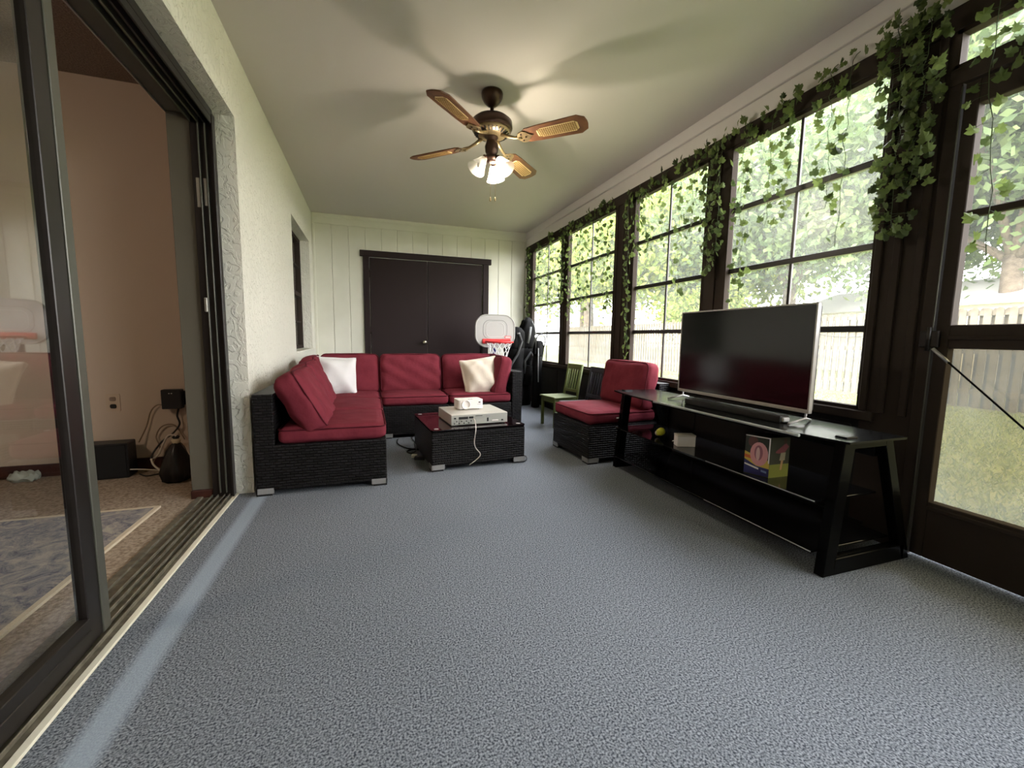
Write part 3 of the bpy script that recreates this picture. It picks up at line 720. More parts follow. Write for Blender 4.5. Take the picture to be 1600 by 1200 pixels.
wbx = thing('small_box', 'small plain white carton on the middle shelf of the stand', 'box', (1.705, 1.975, SZ), math.radians(-20))
bxo('carton', white_pl, (0, .105, 0, .06, 0, .068), wbx, bev=.002); bxo('lid_flap', mat('cream_card', (206, 198, 184), .6), (-.001, .106, -.001, .061, .060, .070), wbx, bev=.001)
yt = thing('toy_tube', 'small yellow plastic toy lying on the middle shelf', 'toy', (1.755, 2.215, SZ), math.radians(-115))
bm = bmesh.new(); lathe(bm, [(.002, 0), (.017, .004), (.019, .035), (.024, .045), (.024, .085), (.012, .092), (.002, .093)], 14, T(0, 0, .026) @ Ry(PI / 2 - .35) @ T(0, 0, 0)); link('yellow_body', bm, mat('yellow_plastic', (196, 196, 50), .35), yt)
bm = bmesh.new(); lathe(bm, [(.014, -.014), (.018, -.010), (.018, .006)], 14, T(0, 0, .027) @ Ry(PI / 2 - .35)); link('white_cap', bm, white_pl, yt)
pc = thing('paper_clip_strip', 'crumpled white paper scrap beside the yellow toy', 'paper', (1.76, 2.09, SZ), -1.2)
bm = bmesh.new()
for a, b_ in (((0, 0, .002), (.05, .012, .012)), ((.05, .012, .012), (.02, .022, .024)), ((.02, .022, .024), (.06, .03, .01))):
    a, b_ = Vector(a), Vector(b_); w_ = Vector((0, .014, .004))
    bm.faces.new([bm.verts.new(p) for p in (a, b_, b_ + w_, a + w_)])
link('paper_strip', bm, white_pl, pc)
cord('power_cable', 'short black cable hanging over the middle shelf left end', [(1.70, 2.36, .31), (1.66, 2.35, .311), (1.645, 2.355, .29), (1.642, 2.37, .24)], .003, cord_b)

# ================================================================== SMALL CHAIRS
def kid_chair(label, m, loc, rz, seat_h=.325):
    """local: seat centre at origin floor, front towards -y"""
    t = thing('childs_chair', label, 'chair', loc, rz, 'small slat-back wooden chairs by the windows')
    w, d = .31, .30
    bm = bmesh.new(); prism(bm, [(-w / 2, -d / 2), (w / 2, -d / 2), (w / 2 - .02, d / 2), (-w / 2 + .02, d / 2)], .018, T(0, 0, seat_h - .018)); bmesh.ops.bevel(bm, geom=bm.edges[:], offset=.004, segments=1, affect='EDGES')
    link('seat', bm, m, t)
    bxo('apron', m, (-w / 2 + .03, w / 2 - .03, -d / 2 + .02, -d / 2 + .035, seat_h - .065, seat_h - .018), t)
    bxo('apron', m, (-w / 2 + .02, -w / 2 + .035, -d / 2 + .02, d / 2 - .02, seat_h - .065, seat_h - .018), t); bxo('apron', m, (w / 2 - .035, w / 2 - .02, -d / 2 + .02, d / 2 - .02, seat_h - .065, seat_h - .018), t)
    for s in (-1, 1):
        x0 = s * (w / 2 - .028)
        bm = bmesh.new(); box(bm, x0 - .014, x0 + .014, -d / 2 + .01, -d / 2 + .038, 0, seat_h - .018, bev=.003); link('leg', bm, m, t)
        bm = bmesh.new(); tube(bm, [(x0, d / 2 + .03, 0), (x0, d / 2 - .015, seat_h * .6), (x0, d / 2 - .005, seat_h), (x0, d / 2 + .05, .655)], .0165, 4); link('leg', bm, m, t)
    bm = bmesh.new(); box(bm, -w / 2 + .02, w / 2 - .02, -.009, .009, -.028, .028, bev=.004); link('top_rail', bm, m, t, T(0, d / 2 + .048, .630) @ Rx(-.15))
    bm = bmesh.new(); box(bm, -w / 2 + .03, w / 2 - .03, -.008, .008, -.016, .016, bev=.003); link('lower_rail', bm, m, t, T(0, d / 2 + .002, .375) @ Rx(-.15))
    for i in range(5):
        x0 = -.088 + .044 * i
        bm = bmesh.new(); box(bm, -.010, .010, -.005, .005, 0, .25, bev=.002); link('slat', bm, m, t, T(x0, d / 2 + .004, .37) @ Rx(-.175))
    return t
kid_chair('small green painted wooden chair with slatted back', green_wood, (1.915, 4.06, 0), -PI / 2 + .12)
kid_chair('small dark navy slat-back chair behind the burgundy armless chair', navy_wood, (1.90, 3.565, 0), -PI / 2 + .03)

# ================================================================== TOY HOOP
hp = thing('toy_basketball_hoop', 'toddler basketball hoop with grey backboard and red rim', 'toy', (1.53, 5.22, 0), math.radians(-4))
def bb(w, h, r, t, z, y, name, m, par):
    bm = bmesh.new(); prism(bm, [(x, yy) for x, yy in rrect(w, h, r, 8)], t, T(0, y, z) @ Rx(PI / 2)); bmesh.ops.bevel(bm, geom=[e for e in bm.edges if len(e.link_faces) == 2 and e.calc_face_angle() > 1], offset=.006, segments=2, affect='EDGES'); return link(name, bm, m, par)
board = bb(.52, .42, .15, .035, 1.012, 0, 'backboard', grey_pl, hp)
def ring_outline(w, h, r, z, y, rr, name, par, m):
    bm = bmesh.new(); tube(bm, [(x, y, z + yy) for x, yy in rrect(w, h, r, 8)], rr, 6, closed=True); return link(name, bm, m, par)
ring_outline(.505, .405, .143, 1.012, -.036, .006, 'board_lip', board, grey_pl)
ring_outline(.31, .24, .085, 1.03, -.034, .004, 'embossed_square', board, mat('darker_grey_plastic', (140, 138, 136), .5))  # outer ridge in a darker grey than the board
ring_outline(.24, .18, .06, 1.025, -.034, .004, 'embossed_square', board, mat('light_grey_plastic', (196, 194, 192), .5))
bm = bmesh.new(); prism(bm, rrect(.085, .034, .012, 4), .004, T(.165, -.036, .935) @ Rx(PI / 2)); bd = link('red_badge', bm, red_pl, board)
bm = bmesh.new(); prism(bm, rrect(.070, .022, .008, 4), .003, T(.165, -.039, .935) @ Rx(PI / 2)); link('badge_lettering', bm, mat('pale_pink_lettering', (226, 190, 186), .5), board)
bm = bmesh.new(); RC = Vector((.015, -.21, .875))
tube(bm, [(RC.x + .168 * math.cos(a), RC.y + .168 * math.sin(a), RC.z) for a in np.linspace(0, 2 * PI, 33)[:-1]], .011, 8, closed=True)
box(bm, -.17, .20, -.056, -.034, .850, .912, bev=.006); link('rim', bm, red_pl, hp)
bm = bmesh.new(); nn = 12
for k in range(nn):
    for sgn in (-1, 1):
        pts = []
        for q in range(7):
            t = q / 6; rr = .162 - .085 * t ** .8; a = 2 * PI * k / nn + sgn * t * 1.25
            pts.append((RC.x + rr * math.cos(a), RC.y + rr * math.sin(a), RC.z - .24 * t))
        tube(bm, pts, .0038, 4)
link('net', bm, net_m, hp)
bm = bmesh.new(); tube(bm, [(0, .055, .03), (0, .055, .72)], .033, 14); tube(bm, [(0, .055, .72), (0, .055, 1.0)], .028, 14); link('pole', bm, blue_pl, hp)
bm = bmesh.new(); prism(bm, rrect(.36, .40, .08, 6), .10, T(0, .0, 0)); bmesh.ops.bevel(bm, geom=bm.edges[:], offset=.015, segments=2, affect='EDGES'); link('base', bm, mat('dark_plastic_base', (40, 40, 44), .5), hp)

# ================================================================== TALL BLACK BAGS in the corner
def golf_bag(name, label, loc, lean, prof, rz, hood, extras):
    t = thing(name, label, 'bag', loc, 0, 'tall black padded bags in the far corner')
    M = Rz(rz) @ Ry(lean[0]) @ Rx(lean[1])
    def lump(bm):
        Mi = M.inverted()
        for v in bm.verts:
            q = Mi @ v.co; a = math.atan2(q.y, q.x); k = 1 + .07 * math.sin(3 * a + q.z * 9 + loc[0] * 30) + .05 * math.sin(7 * a - q.z * 23); q.x *= k; q.y *= k; v.co = M @ q
    def dens(pr):
        o = []
        for (r0, z0), (r1, z1) in zip(pr, pr[1:]):
            for k in range(4): o.append((r0 + (r1 - r0) * k / 4, z0 + (z1 - z0) * k / 4))
        return o + [pr[-1]]
    bm = bmesh.new(); lathe(bm, dens(prof), 28, M @ Matrix.Diagonal((1, .8, 1, 1))); lump(bm); link('bag_body', bm, black_fab, t)
    bm = bmesh.new(); lathe(bm, dens(hood), 28, M @ Matrix.Diagonal((1, .8, 1, 1))); lump(bm); link('hood', bm, black_fab, t)
    for nm, pts, r, m in extras:
        bm = bmesh.new(); tube(bm, [M @ Vector(p) for p in pts], r, 8); link(nm, bm, m, t)
    return t
gp = [(.075, 0), (.10, .01), (.105, .05), (.10, .30), (.115, .55), (.13, .80)]
golf_bag('golf_bag', 'tall black bag with pointed hood and grey strap in far corner', (2.02, 5.45, 0), (.03, .02), gp, .3,
    [(.13, .79), (.135, .92), (.12, 1.05), (.085, 1.16), (.03, 1.21), (.002, 1.212)],
    [('piping', [(.02, -.11, .62), (.06, -.108, .80), (.075, -.11, .95), (.055, -.10, 1.08), (.02, -.075, 1.16)], .008, grey_fab),
     ('strap', [(-.07, -.10, .45), (-.10, -.12, .62), (-.02, -.14, .74), (.03, -.14, .66), (.03, -.12, .5)], .017, mat('grey_strap', (78, 80, 82), .6)),
     ('hood_panel', [(-.045, -.085, .86), (-.03, -.10, .98), (-.01, -.085, 1.08)], .022, mat('mid_grey_panel', (104, 106, 106), .6)),
     ('zip', [(.085, -.075, .50), (.10, -.07, .70), (.115, -.06, .9)], .005, steel),
     ('pocket', [(-.03, -.10, .30), (-.03, -.115, .56)], .055, black_fab)])
golf_bag('golf_bag', 'stout black bag with rounded top leaning behind the hoop', (1.85, 5.29, 0), (-.035, .0), [(.07, 0), (.095, .01), (.10, .05), (.10, .30), (.12, .55), (.135, .80)], -.2,
    [(.135, .79), (.14, .90), (.13, 1.0), (.09, 1.06), (.04, 1.075), (.002, 1.077)],
    [('strap', [(.05, -.10, 1.0), (.09, -.11, .88), (.03, -.135, .72), (-.06, -.13, .58), (-.09, -.10, .45)], .016, mat('dark_grey_strap', (50, 52, 54), .6)),
     ('buckle', [(.03, -.112, .985), (.065, -.105, .985)], .010, steel),
     ('pocket', [(.03, -.10, .28), (.03, -.12, .52)], .06, black_fab)])
golf_bag('golf_bag', 'narrow black bag with looped carry handle nearest the windows', (2.105, 5.20, 0), (.035, .0), [(.04, 0), (.055, .01), (.06, .05), (.06, .40), (.065, .70)], .0,
    [(.065, .69), (.075, .78), (.06, .87), (.03, .90), (.002, .902)],
    [('carry_handle', [(-.055, -.03, .72), (-.06, -.04, .88), (-.035, -.04, .965), (.02, -.04, .985), (.065, -.04, .945), (.07, -.04, .87), (.045, -.03, .72)], .010, mat('dark_handle', (44, 44, 46), .45)),
     ('piping', [(.0, -.055, .35), (-.02, -.065, .6), (-.03, -.068, .8)], .007, grey_fab)])

# ================================================================== CEILING FAN
FX, FY = .765, 2.722
fan = thing('ceiling_fan', 'four-blade bronze ceiling fan with cane blades and lit glass shades', 'fan', (FX, FY, H))
bm = bmesh.new(); lathe(bm, [(.066, 0), (.069, -.012), (.066, -.035), (.050, -.062), (.028, -.082), (.014, -.088)], 28); link('canopy', bm, bronze_fan, fan)
bm = bmesh.new(); lathe(bm, [(.012, -.08), (.012, -.155)], 14); link('downrod', bm, bronze_fan, fan)
bm = bmesh.new(); lathe(bm, [(.014, -.140), (.06, -.146), (.105, -.158), (.128, -.178), (.131, -.215), (.125, -.228), (.09, -.236), (.01, -.236)], 36); mo = link('motor_housing', bm, bronze_fan, fan)
bm = bmesh.new(); lathe(bm, [(.122, -.228), (.112, -.245), (.080, -.262), (.045, -.268)], 36); link('vented_ring', bm, brass_fan, fan)
bm = bmesh.new()
for k in range(28):
    a = 2 * PI * k / 28; M = Rz(a) @ T(.098, 0, -.2545) @ Ry(-.5)
    box(bm, -.014, .014, -.0035, .0035, -.003, .0015, M=M)
link('vent_slots', bm, black_pl, mo)
bm = bmesh.new(); lathe(bm, [(.040, -.262), (.042, -.275), (.030, -.285), (.036, -.300), (.044, -.325), (.040, -.360), (.030, -.375), (.034, -.385), (.05, -.395), (.05, -.410), (.02, -.42), (.002, -.42)], 28); link('light_kit_body', bm, bronze_fan, fan)
ZB = -.302
def blade(k):
    a = math.radians(-44.5 + 90 * k); pitch = math.radians(-13)
    M = Rz(a) @ T(0, 0, ZB) @ Rx(pitch)
    bm = bmesh.new()
    L0, L1 = .225, .625
    out = [(L0, -.040), (L0 + .02, -.056), (L0 + .10, -.063), (L1 - .05, -.072), (L1 - .008, -.046), (L1, -.012), (L1, .012), (L1 - .008, .046), (L1 - .05, .072), (L0 + .10, .063), (L0 + .02, .056), (L0, .040)]
    prism(bm, out, .007, M); b = link('blade', bm, blade_wood, fan)
    bm = bmesh.new(); cane = [(L0 + .09, -.022), (L0 + .115, -.036), (L1 - .075, -.040), (L1 - .055, -.024), (L1 - .055, .024), (L1 - .075, .040), (L0 + .115, .036), (L0 + .09, .022)]
    prism(bm, cane, .010, M @ T(0, 0, -.0015)); link('cane_panel', bm, cane_m, b)
    bm = bmesh.new()
    for i in range(19):
        x0 = L0 + .10 + i * .0128
        box(bm, x0 - .002, x0 + .002, -.034, .034, -.0032, -.0012, M=M)
    for j in range(5):
        y0 = -.026 + .013 * j; box(bm, L0 + .10, L1 - .065, y0 - .0015, y0 + .0015, -.0034, -.0014, M=M)
    w_ = link('cane_weave', bm, mat('dark_cane', (150, 116, 66), .6), b); w_['kind'] = 'stuff'
    bm = bmesh.new(); M0 = Rz(a)
    tube(bm, [M0 @ Vector((.07, 0, -.262)), M0 @ Vector((.12, 0, -.285)), M0 @ Vector((.165, 0, -.300)), M0 @ Vector((.21, 0, -.304))], .008, 8, rad=[.013, .010, .009, .012])
    prism(bm, [(.185, -.012), (.20, -.038), (.225, -.048), (.25, -.036), (.262, -.018), (.285, 0), (.262, .018), (.25, .036), (.225, .048), (.20, .038), (.185, .012)], .005, M @ T(0, 0, -.006))
    ir = link('blade_iron', bm, brass_fan, b)
    bm = bmesh.new()
    for px, py in ((.215, -.025), (.215, .025), (.24, 0)): lathe(bm, [(.006, 0), (.006, .003)], 10, M @ T(px, py, -.0095))
    link('screws', bm, bronze_fan, b)
for k in range(4): blade(k)
shade_m = bpy.data.materials.new('frosted_shade_glass'); shade_m.use_nodes = True
n_ = shade_m.node_tree.nodes; l_ = shade_m.node_tree.links; n_.clear()
so = n_.new('ShaderNodeOutputMaterial'); st = n_.new('ShaderNodeBsdfTransparent'); st.inputs[0].default_value = (.96, .95, .93, 1)
sl = n_.new('ShaderNodeBsdfTranslucent'); sl.inputs[0].default_value = (.95, .93, .90, 1); sg = n_.new('ShaderNodeBsdfGlossy'); sg.inputs['Roughness'].default_value = .1
s1 = n_.new('ShaderNodeMixShader'); s1.inputs[0].default_value = .45; s2 = n_.new('ShaderNodeMixShader'); s2.inputs[0].default_value = .12
l_.new(st.outputs[0], s1.inputs[1]); l_.new(sl.outputs[0], s1.inputs[2]); l_.new(s1.outputs[0], s2.inputs[1]); l_.new(sg.outputs[0], s2.inputs[2]); l_.new(s2.outputs[0], so.inputs[0])
bulb_m = mat('lit_bulb', (255, 243, 222), .5, emit=560)
bulb_off = mat('unlit_bulb', (236, 232, 224), .3)
for i, (az, lit) in enumerate(((200, 0), (-55, 1), (60, 1), (-100, 1))):
    if i == 3: continue
    a = math.radians(az); M = Rz(a) @ T(.045, 0, -.395) @ Ry(math.radians(180 - 38))
    bm = bmesh.new(); tube(bm, [Rz(a) @ Vector((.03, 0, -.385)), Rz(a) @ Vector((.05, 0, -.398)), M @ Vector((0, 0, .028))], .009, 8); arm = link('light_arm', bm, bronze_fan, fan)
    bm = bmesh.new(); lathe(bm, [(.012, .0), (.019, .006), (.019, .028)], 16, M); link('socket', bm, bronze_fan, arm)
    bm = bmesh.new(); lathe(bm, [(.020, .022), (.026, .034), (.034, .060), (.044, .088), (.056, .112), (.060, .118)], 26, M)
    for e in list(bm.faces):
        if len(e.verts) > 4: bm.faces.remove(e)
    link('glass_shade', bm, shade_m, arm)
    bm = bmesh.new(); lathe(bm, [(.002, .030), (.010, .034), (.013, .060), (.016, .074), (.012, .088), (.005, .096), (.001, .097)], 14, M); link('bulb', bm, bulb_m if lit else bulb_off, arm)
for px, py, z1 in ((-.012, -.02, -.655), (.03, .012, -.64)):
    bm = bmesh.new(); tube(bm, [(px, py, -.41), (px, py, z1)], .0016, 5); pc_ = link('pull_chain', bm, brass_fan, fan)
    bm = bmesh.new(); lathe(bm, [(.001, .018), (.005, .008), (.005, -.006), (.001, -.012)], 10, T(px, py, z1)); link('chain_knob', bm, brass_fan, pc_)

# ================================================================== IVY
def ivy_leaf_mesh(seed):
    r = random.Random(seed)
    pts = [(0, -.42), (.22, -.55), (.42, -.38), (.52, -.08), (.30, .08), (.34, .30), (.14, .30), (0, .62), (-.14, .30), (-.34, .30), (-.30, .08), (-.52, -.08), (-.42, -.38), (-.22, -.55)]
    bm = bmesh.new(); c = bm.verts.new((0, -.1, .10)); vs = []
    for x_, y_ in pts:
        x_ *= r.uniform(.88, 1.1); y_ *= r.uniform(.9, 1.08)
        vs.append(bm.verts.new((x_, y_, -.16 * abs(x_) * 1.6 - .05 * y_)))
    for i in range(len(vs)): bm.faces.new((c, vs[i], vs[(i + 1) % len(vs)]))
    me = bpy.data.meshes.new('leaf'); bm.to_mesh(me); bm.free(); me.materials.append(ivy_m)
    return me
LEAVES = [ivy_leaf_mesh(i) for i in range(5)]
IG = 'artificial ivy garlands hung over the windows'
XI = XR - .05
def strand(label, y, zt, zb, n, spread=.04, seed=0, clump=5, dy=0.0, size=.039):
    r = random.Random(seed * 7 + 1)
    t = thing('ivy_garland', label, 'garland', (XI, y, zt), 0, IG)
    m = 12; pts = []
    for i in range(m + 1):
        q = i / m; pts.append((r.uniform(-.008, .008), dy * q + r.uniform(-.012, .012), -(zt - zb) * q))
    bm = bmesh.new(); tube(bm, [(.045, 0, .05), (.02, 0, .03)] + pts, .0016, 4)
    spots = []
    for i in range(n):
        q = (i + r.random() * .8) / n
        q = q ** 1.0; k = min(int(q * m), m - 1); f = q * m - k
        b = Vector(pts[k]).lerp(Vector(pts[k + 1]), f)
        s = r.choice((-1, 1)); off = Vector((r.uniform(-.035, .012), s * r.uniform(.2, 1) * spread, r.uniform(-.03, .01)))
        tube(bm, [b, b + off * .6 + Vector((0, 0, .006)), b + off], .0009, 3)
        spots.append(b + off)
    for i in range(clump):
        spots.append(Vector((r.uniform(-.03, .01), r.uniform(-.07, .07), r.uniform(-.05, .055))))
    link('stem', bm, stem_m, t)
    for p in spots:
        o = bpy.data.objects.new('leaf', r.choice(LEAVES)); COL.objects.link(o); o.parent = t
        s = size * r.uniform(.7, 1.25)
        # face roughly into the room (-x), tip down, randomly turned
        R_ = Rz(r.uniform(-.9, .9)) @ Ry(-PI / 2 + r.uniform(-.7, .5)) @ Rz(-PI / 2 + r.uniform(-.9, .9))
        o.matrix_basis = Matrix.Translation(p) @ R_ @ Matrix.Scale(s, 4)
    return t
S = strand
S('ivy garland at the far corner by the white boards', 5.80, 2.16, 1.10, 70, .05, 1, 8)
S('ivy garland over left half of farthest window', 5.42, 2.18, 1.33, 40, .07, 2, 10, .02)
S('ivy garland over centre right of farthest window', 5.02, 2.20, 1.34, 46, .08, 3, 12)
S('ivy garland on the post between the two farthest windows', 4.70, 2.18, 1.35, 80, .06, 4, 8, -.02)
S('ivy garland along left edge of second farthest window', 4.47, 2.20, 1.16, 44, .06, 5, 10)
S('ivy garland left of centre in second farthest window', 4.24, 2.20, 1.30, 40, .07, 6, 12, -.02)
S('ivy garland at the centre muntin of second farthest window', 4.06, 2.22, 1.22, 34, .06, 7, 14)
S('short ivy garland right of centre in second farthest window', 3.86, 2.20, 1.52, 32, .07, 8, 12)
S('long ivy garland by right edge of second farthest window', 3.66, 2.20, 1.10, 44, .05, 9, 12, -.02)
S('long trailing ivy garland down the widest dark post', 3.33, 2.18, .76, 62, .045, 10, 8, -.05)
S('dense ivy garland along left edge of third farthest window', 3.20, 2.18, 1.62, 30, .07, 11, 6)
S('short ivy garland left of centre in third farthest window', 3.04, 2.18, 1.66, 26, .08, 12, 8)
S('ivy garland by the muntin of third farthest window', 2.86, 2.20, 1.66, 12, .05, 13, 6)
S('ivy garland right of the muntin of third farthest window', 2.68, 2.20, 1.26, 26, .06, 14, 10, -.03)
S('ivy garland at upper right of third farthest window', 2.54, 2.20, 1.64, 20, .05, 15, 10)
S('thick ivy garland on post left of nearest big window', 2.40, 2.22, 1.38, 62, .05, 16, 8, -.04)
S('ivy garland on right side of post before nearest big window', 2.30, 2.22, 1.50, 40, .05, 17, 8)
S('thick long ivy garland in left column of nearest big window', 2.12, 2.22, 1.18, 60, .06, 18, 12, -.03)
S('sparse ivy garland left of muntin in nearest big window', 1.93, 2.22, 1.60, 16, .05, 19, 6)
S('ivy garland hanging on muntin of nearest big window', 1.82, 2.24, 1.60, 30, .03, 20, 10)
S('ivy garland right of muntin in nearest big window', 1.62, 2.26, 1.60, 30, .07, 21, 8, -.04)
S('sparse trailing ivy garland right side of nearest big window', 1.52, 2.26, 1.40, 12, .05, 22, 3)
S('very dense ivy garland on wide post beside the glazed door', 1.33, 2.28, 1.40, 130, .075, 23, 20, -.05)
S('second dense ivy garland beside the door frame', 1.23, 2.28, 1.62, 80, .07, 24, 14)
S('ivy garland hanging over left side of the glazed door', 1.03, 2.28, 1.24, 30, .05, 25, 8, -.06)
S('ivy garland over the transom above the door', .93, 2.27, 1.92, 14, .05, 26, 6)

# ================================================================== LEFT ROOM CONTENT
spk = thing('subwoofer', 'plain black cube speaker on beige carpet by the wall', 'speaker', (-1.60, 3.30, .004), math.radians(4))
bxo('cabinet', black_pl, (-.125, .125, -.06, .07, 0, .225), spk, bev=.005); bxo('grille', mat('black_grille', (10, 10, 10), .9), (-.118, .118, -.066, -.058, .008, .217), spk, bev=.003)
ol = thing('wall_outlet', 'cream double socket plate on the beige wall', 'outlet', (-1.604, 3.43, .467), 0)
bm = bmesh.new(); prism(bm, rrect(.075, .118, .008, 3), .006, T(0, 0, 0) @ Rx(PI / 2)); link('cover_plate', bm, mat('cream_plate', (188, 168, 146), .5), ol)
for z in (.024, -.024):
    bm = bmesh.new(); prism(bm, rrect(.034, .028, .010, 4), .002, T(0, -.006, z) @ Rx(PI / 2)); link('socket', bm, mat('socket_face', (140, 122, 108), .5) if z > 0 else black_pl, ol)
rt = thing('router', 'black square power box plugged into the beige wall', 'electronics', (-1.262, 3.43, .487), 0)
bxo('front_case', black_pl, (-.055, .055, -.075, -.02, -.065, .065), rt, bev=.004); bxo('wall_plug', black_pl, (-.03, .10, -.025, 0, -.045, .05), rt, bev=.003)
for x0 in (-.012, .002): bxo('indicator', white_pl, (x0, x0 + .007, -.0765, -.0745, .038, .043), rt)
cord('power_cable', 'tan cable arching on beige wall from black box to speaker', [(-1.31, 3.40, .44), (-1.36, 3.41, .445), (-1.40, 3.41, .40), (-1.43, 3.41, .30), (-1.47, 3.39, .20)], .004, mat('tan_cord', (130, 110, 88), .6))
cord('power_cable', 'dark twisted cable dropping from the black wall box', [(-1.235, 3.40, .43), (-1.25, 3.40, .37), (-1.24, 3.40, .31), (-1.28, 3.40, .25), (-1.34, 3.39, .20), (-1.38, 3.37, .14), (-1.39, 3.34, .10)], .006, cord_b)
cord('network_cable', 'looped white cable on the floor beside black bag', [(-1.40, 3.36, .085), (-1.35, 3.34, .12), (-1.31, 3.33, .20), (-1.28, 3.33, .25), (-1.24, 3.33, .24), (-1.21, 3.32, .17), (-1.20, 3.30, .06), (-1.24, 3.27, .015), (-1.30, 3.28, .015), (-1.36, 3.30, .06), (-1.38, 3.32, .10)], .006, cord_w)
cord('network_cable', 'thin white cable running from the speaker along the baseboard', [(-1.47, 3.26, .055), (-1.40, 3.27, .045), (-1.32, 3.27, .03), (-1.25, 3.25, .012)], .0035, cord_w)
cord('power_cable', 'tan cable coil against the beige wall above baseboard', [(-1.22, 3.41, .20), (-1.27, 3.41, .30), (-1.34, 3.41, .30), (-1.38, 3.41, .23), (-1.36, 3.40, .14), (-1.40, 3.39, .05), (-1.33, 3.36, .01), (-1.24, 3.35, .012)], .004, mat('tan_cord', (130, 110, 88), .6))
cord('power_cable', 'dark cable snaking on beige carpet by the baseboard', [(-1.44, 3.30, .01), (-1.38, 3.24, .01), (-1.32, 3.26, .01), (-1.27, 3.20, .01), (-1.20, 3.24, .01)], .004, cord_b)
bgk = thing('black_bag', 'knotted black plastic bag standing by the door jamb', 'bag', (-1.155, 3.10, .004))
bm = bmesh.new(); rr_ = random.Random(5)
lathe(bm, [(.06, 0), (.10, .02), (.105, .07), (.085, .14), (.06, .20), (.035, .235), (.022, .245)], 28, Rx(0) @ Matrix.Diagonal((.75, .8, 1, 1)), smooth=True)
for v in bm.verts:
    a = math.atan2(v.co.y, v.co.x); k = 1 + .13 * math.sin(5 * a + v.co.z * 14) + .07 * math.sin(11 * a - v.co.z * 30); v.co.x *= k; v.co.y *= k; v.co.x += .10 * (.24 - v.co.z) * -.4
link('bag_body', bm, mat('black_bin_bag', (10, 10, 12), .3), bgk)
bm = bmesh.new(); lathe(bm, [(.018, .24), (.026, .262), (.016, .27)], 14); link('neck_band', bm, mat('cream_tie', (196, 180, 150), .6), bgk)
bm = bmesh.new()
for a in range(5): tube(bm, [(0, 0, .262), (.018 * math.cos(a * 1.3), .018 * math.sin(a * 1.3), .285)], .006, 5)
link('knot_ends', bm, mat('black_bin_bag', (10, 10, 12), .3), bgk)
pb = thing('plastic_bag', 'crumpled pale plastic bag at the foot of the beige wall', 'bag', (-2.04, 3.35, .004))
bm = cushion(.13, .07, .035, .012, .014, .009, 9, n=10); link('bag_film', bm, mat('pale_plastic_film', (170, 176, 168), .25), pb, T(0, 0, .027))
rug = thing('area_rug', 'blue and grey patterned rug with pale border on beige carpet', 'rug', (-2.17, 1.1, .004))
rm = mat('rug_pile', (150, 146, 146), 1, spec=.05)
n_ = rm.node_tree.nodes; l_ = rm.node_tree.links; b_ = n_['Principled BSDF']; t_ = n_.new('ShaderNodeTexCoord')
a1 = n_.new('ShaderNodeTexNoise'); a1.inputs['Scale'].default_value = 11; a1.inputs['Detail'].default_value = 6; a1.inputs['Roughness'].default_value = .75; a1.inputs['Distortion'].default_value = 1.2
rp_ = n_.new('ShaderNodeValToRGB'); e = rp_.color_ramp.elements; e[0].position = .38; e[0].color = s2l((92, 92, 108)) + (1,); e[1].position = .62; e[1].color = s2l((172, 164, 152)) + (1,)
en = e.new(.48); en.color = s2l((136, 132, 134)) + (1,)
l_.new(t_.outputs['Object'], a1.inputs['Vector']); l_.new(a1.outputs['Fac'], rp_.inputs[0]); l_.new(rp_.outputs[0], b_.inputs['Base Color'])
bxo('pile', rm, (-1.08, 1.08, -1.50, 1.515, 0, .010), rug, bev=.002)
bm = bmesh.new()
for dims in ((1.08, 1.10, -1.52, 1.535), (-1.10, -1.08, -1.52, 1.535), (-1.08, 1.08, 1.515, 1.535), (-1.08, 1.08, -1.52, -1.50)): box(bm, *dims, 0, .011)
link('border', bm, mat('rug_border', (206, 192, 168), .95), rug)
# unseen ceiling lamp, added to brighten the inner room
il = thing('added_ceiling_lamp', 'round frosted ceiling lamp added out of frame to brighten the beige room', 'lamp', (-2.6, .9, 2.475))
bm = bmesh.new(); lathe(bm, [(.15, 0), (.155, -.02), (.13, -.06), (.08, -.085), (.002, -.095)], 24); link('lamp_shade', bm, mat('added_lamp_glow', (255, 232, 206), .5, emit=50), il)

# ================================================================== OUTDOORS
GZ = -.18
bm = bmesh.new(); box(bm, 2.42, 60, -25, 60, GZ - .2, GZ); struct(link('floor_3', bm, lawn_m))
rs = np.random.RandomState(3)
def blades(name, N, x0, x1, y0, y1, h0, h1):
    x = rs.uniform(x0, x1, N); y = rs.uniform(y0, y1, N); a = rs.uniform(0, 2 * PI, N); h = rs.uniform(h0, h1, N); w = .008 + .006 * rs.rand(N)
    lean = rs.uniform(-.05, .05, (N, 2))
    V = np.zeros((N, 3, 3)); V[:, 0] = np.c_[x - w * np.cos(a), y - w * np.sin(a), np.full(N, GZ - .005)]; V[:, 1] = np.c_[x + w * np.cos(a), y + w * np.sin(a), np.full(N, GZ - .005)]
    V[:, 2] = np.c_[x + lean[:, 0], y + lean[:, 1], GZ + h]
    me = bpy.data.meshes.new(name); me.from_pydata(V.reshape(-1, 3).tolist(), [], np.arange(3 * N).reshape(-1, 3).tolist()); me.materials.append(grass_m)
    o = bpy.data.objects.new(name, me); COL.objects.link(o); return o
tag(blades('lawn_grass', 90000, 2.6, 9.7, -.5, 12, .02, .06), 'sunlit green grass of the back yard between the room and fence', 'grass', kind='stuff')

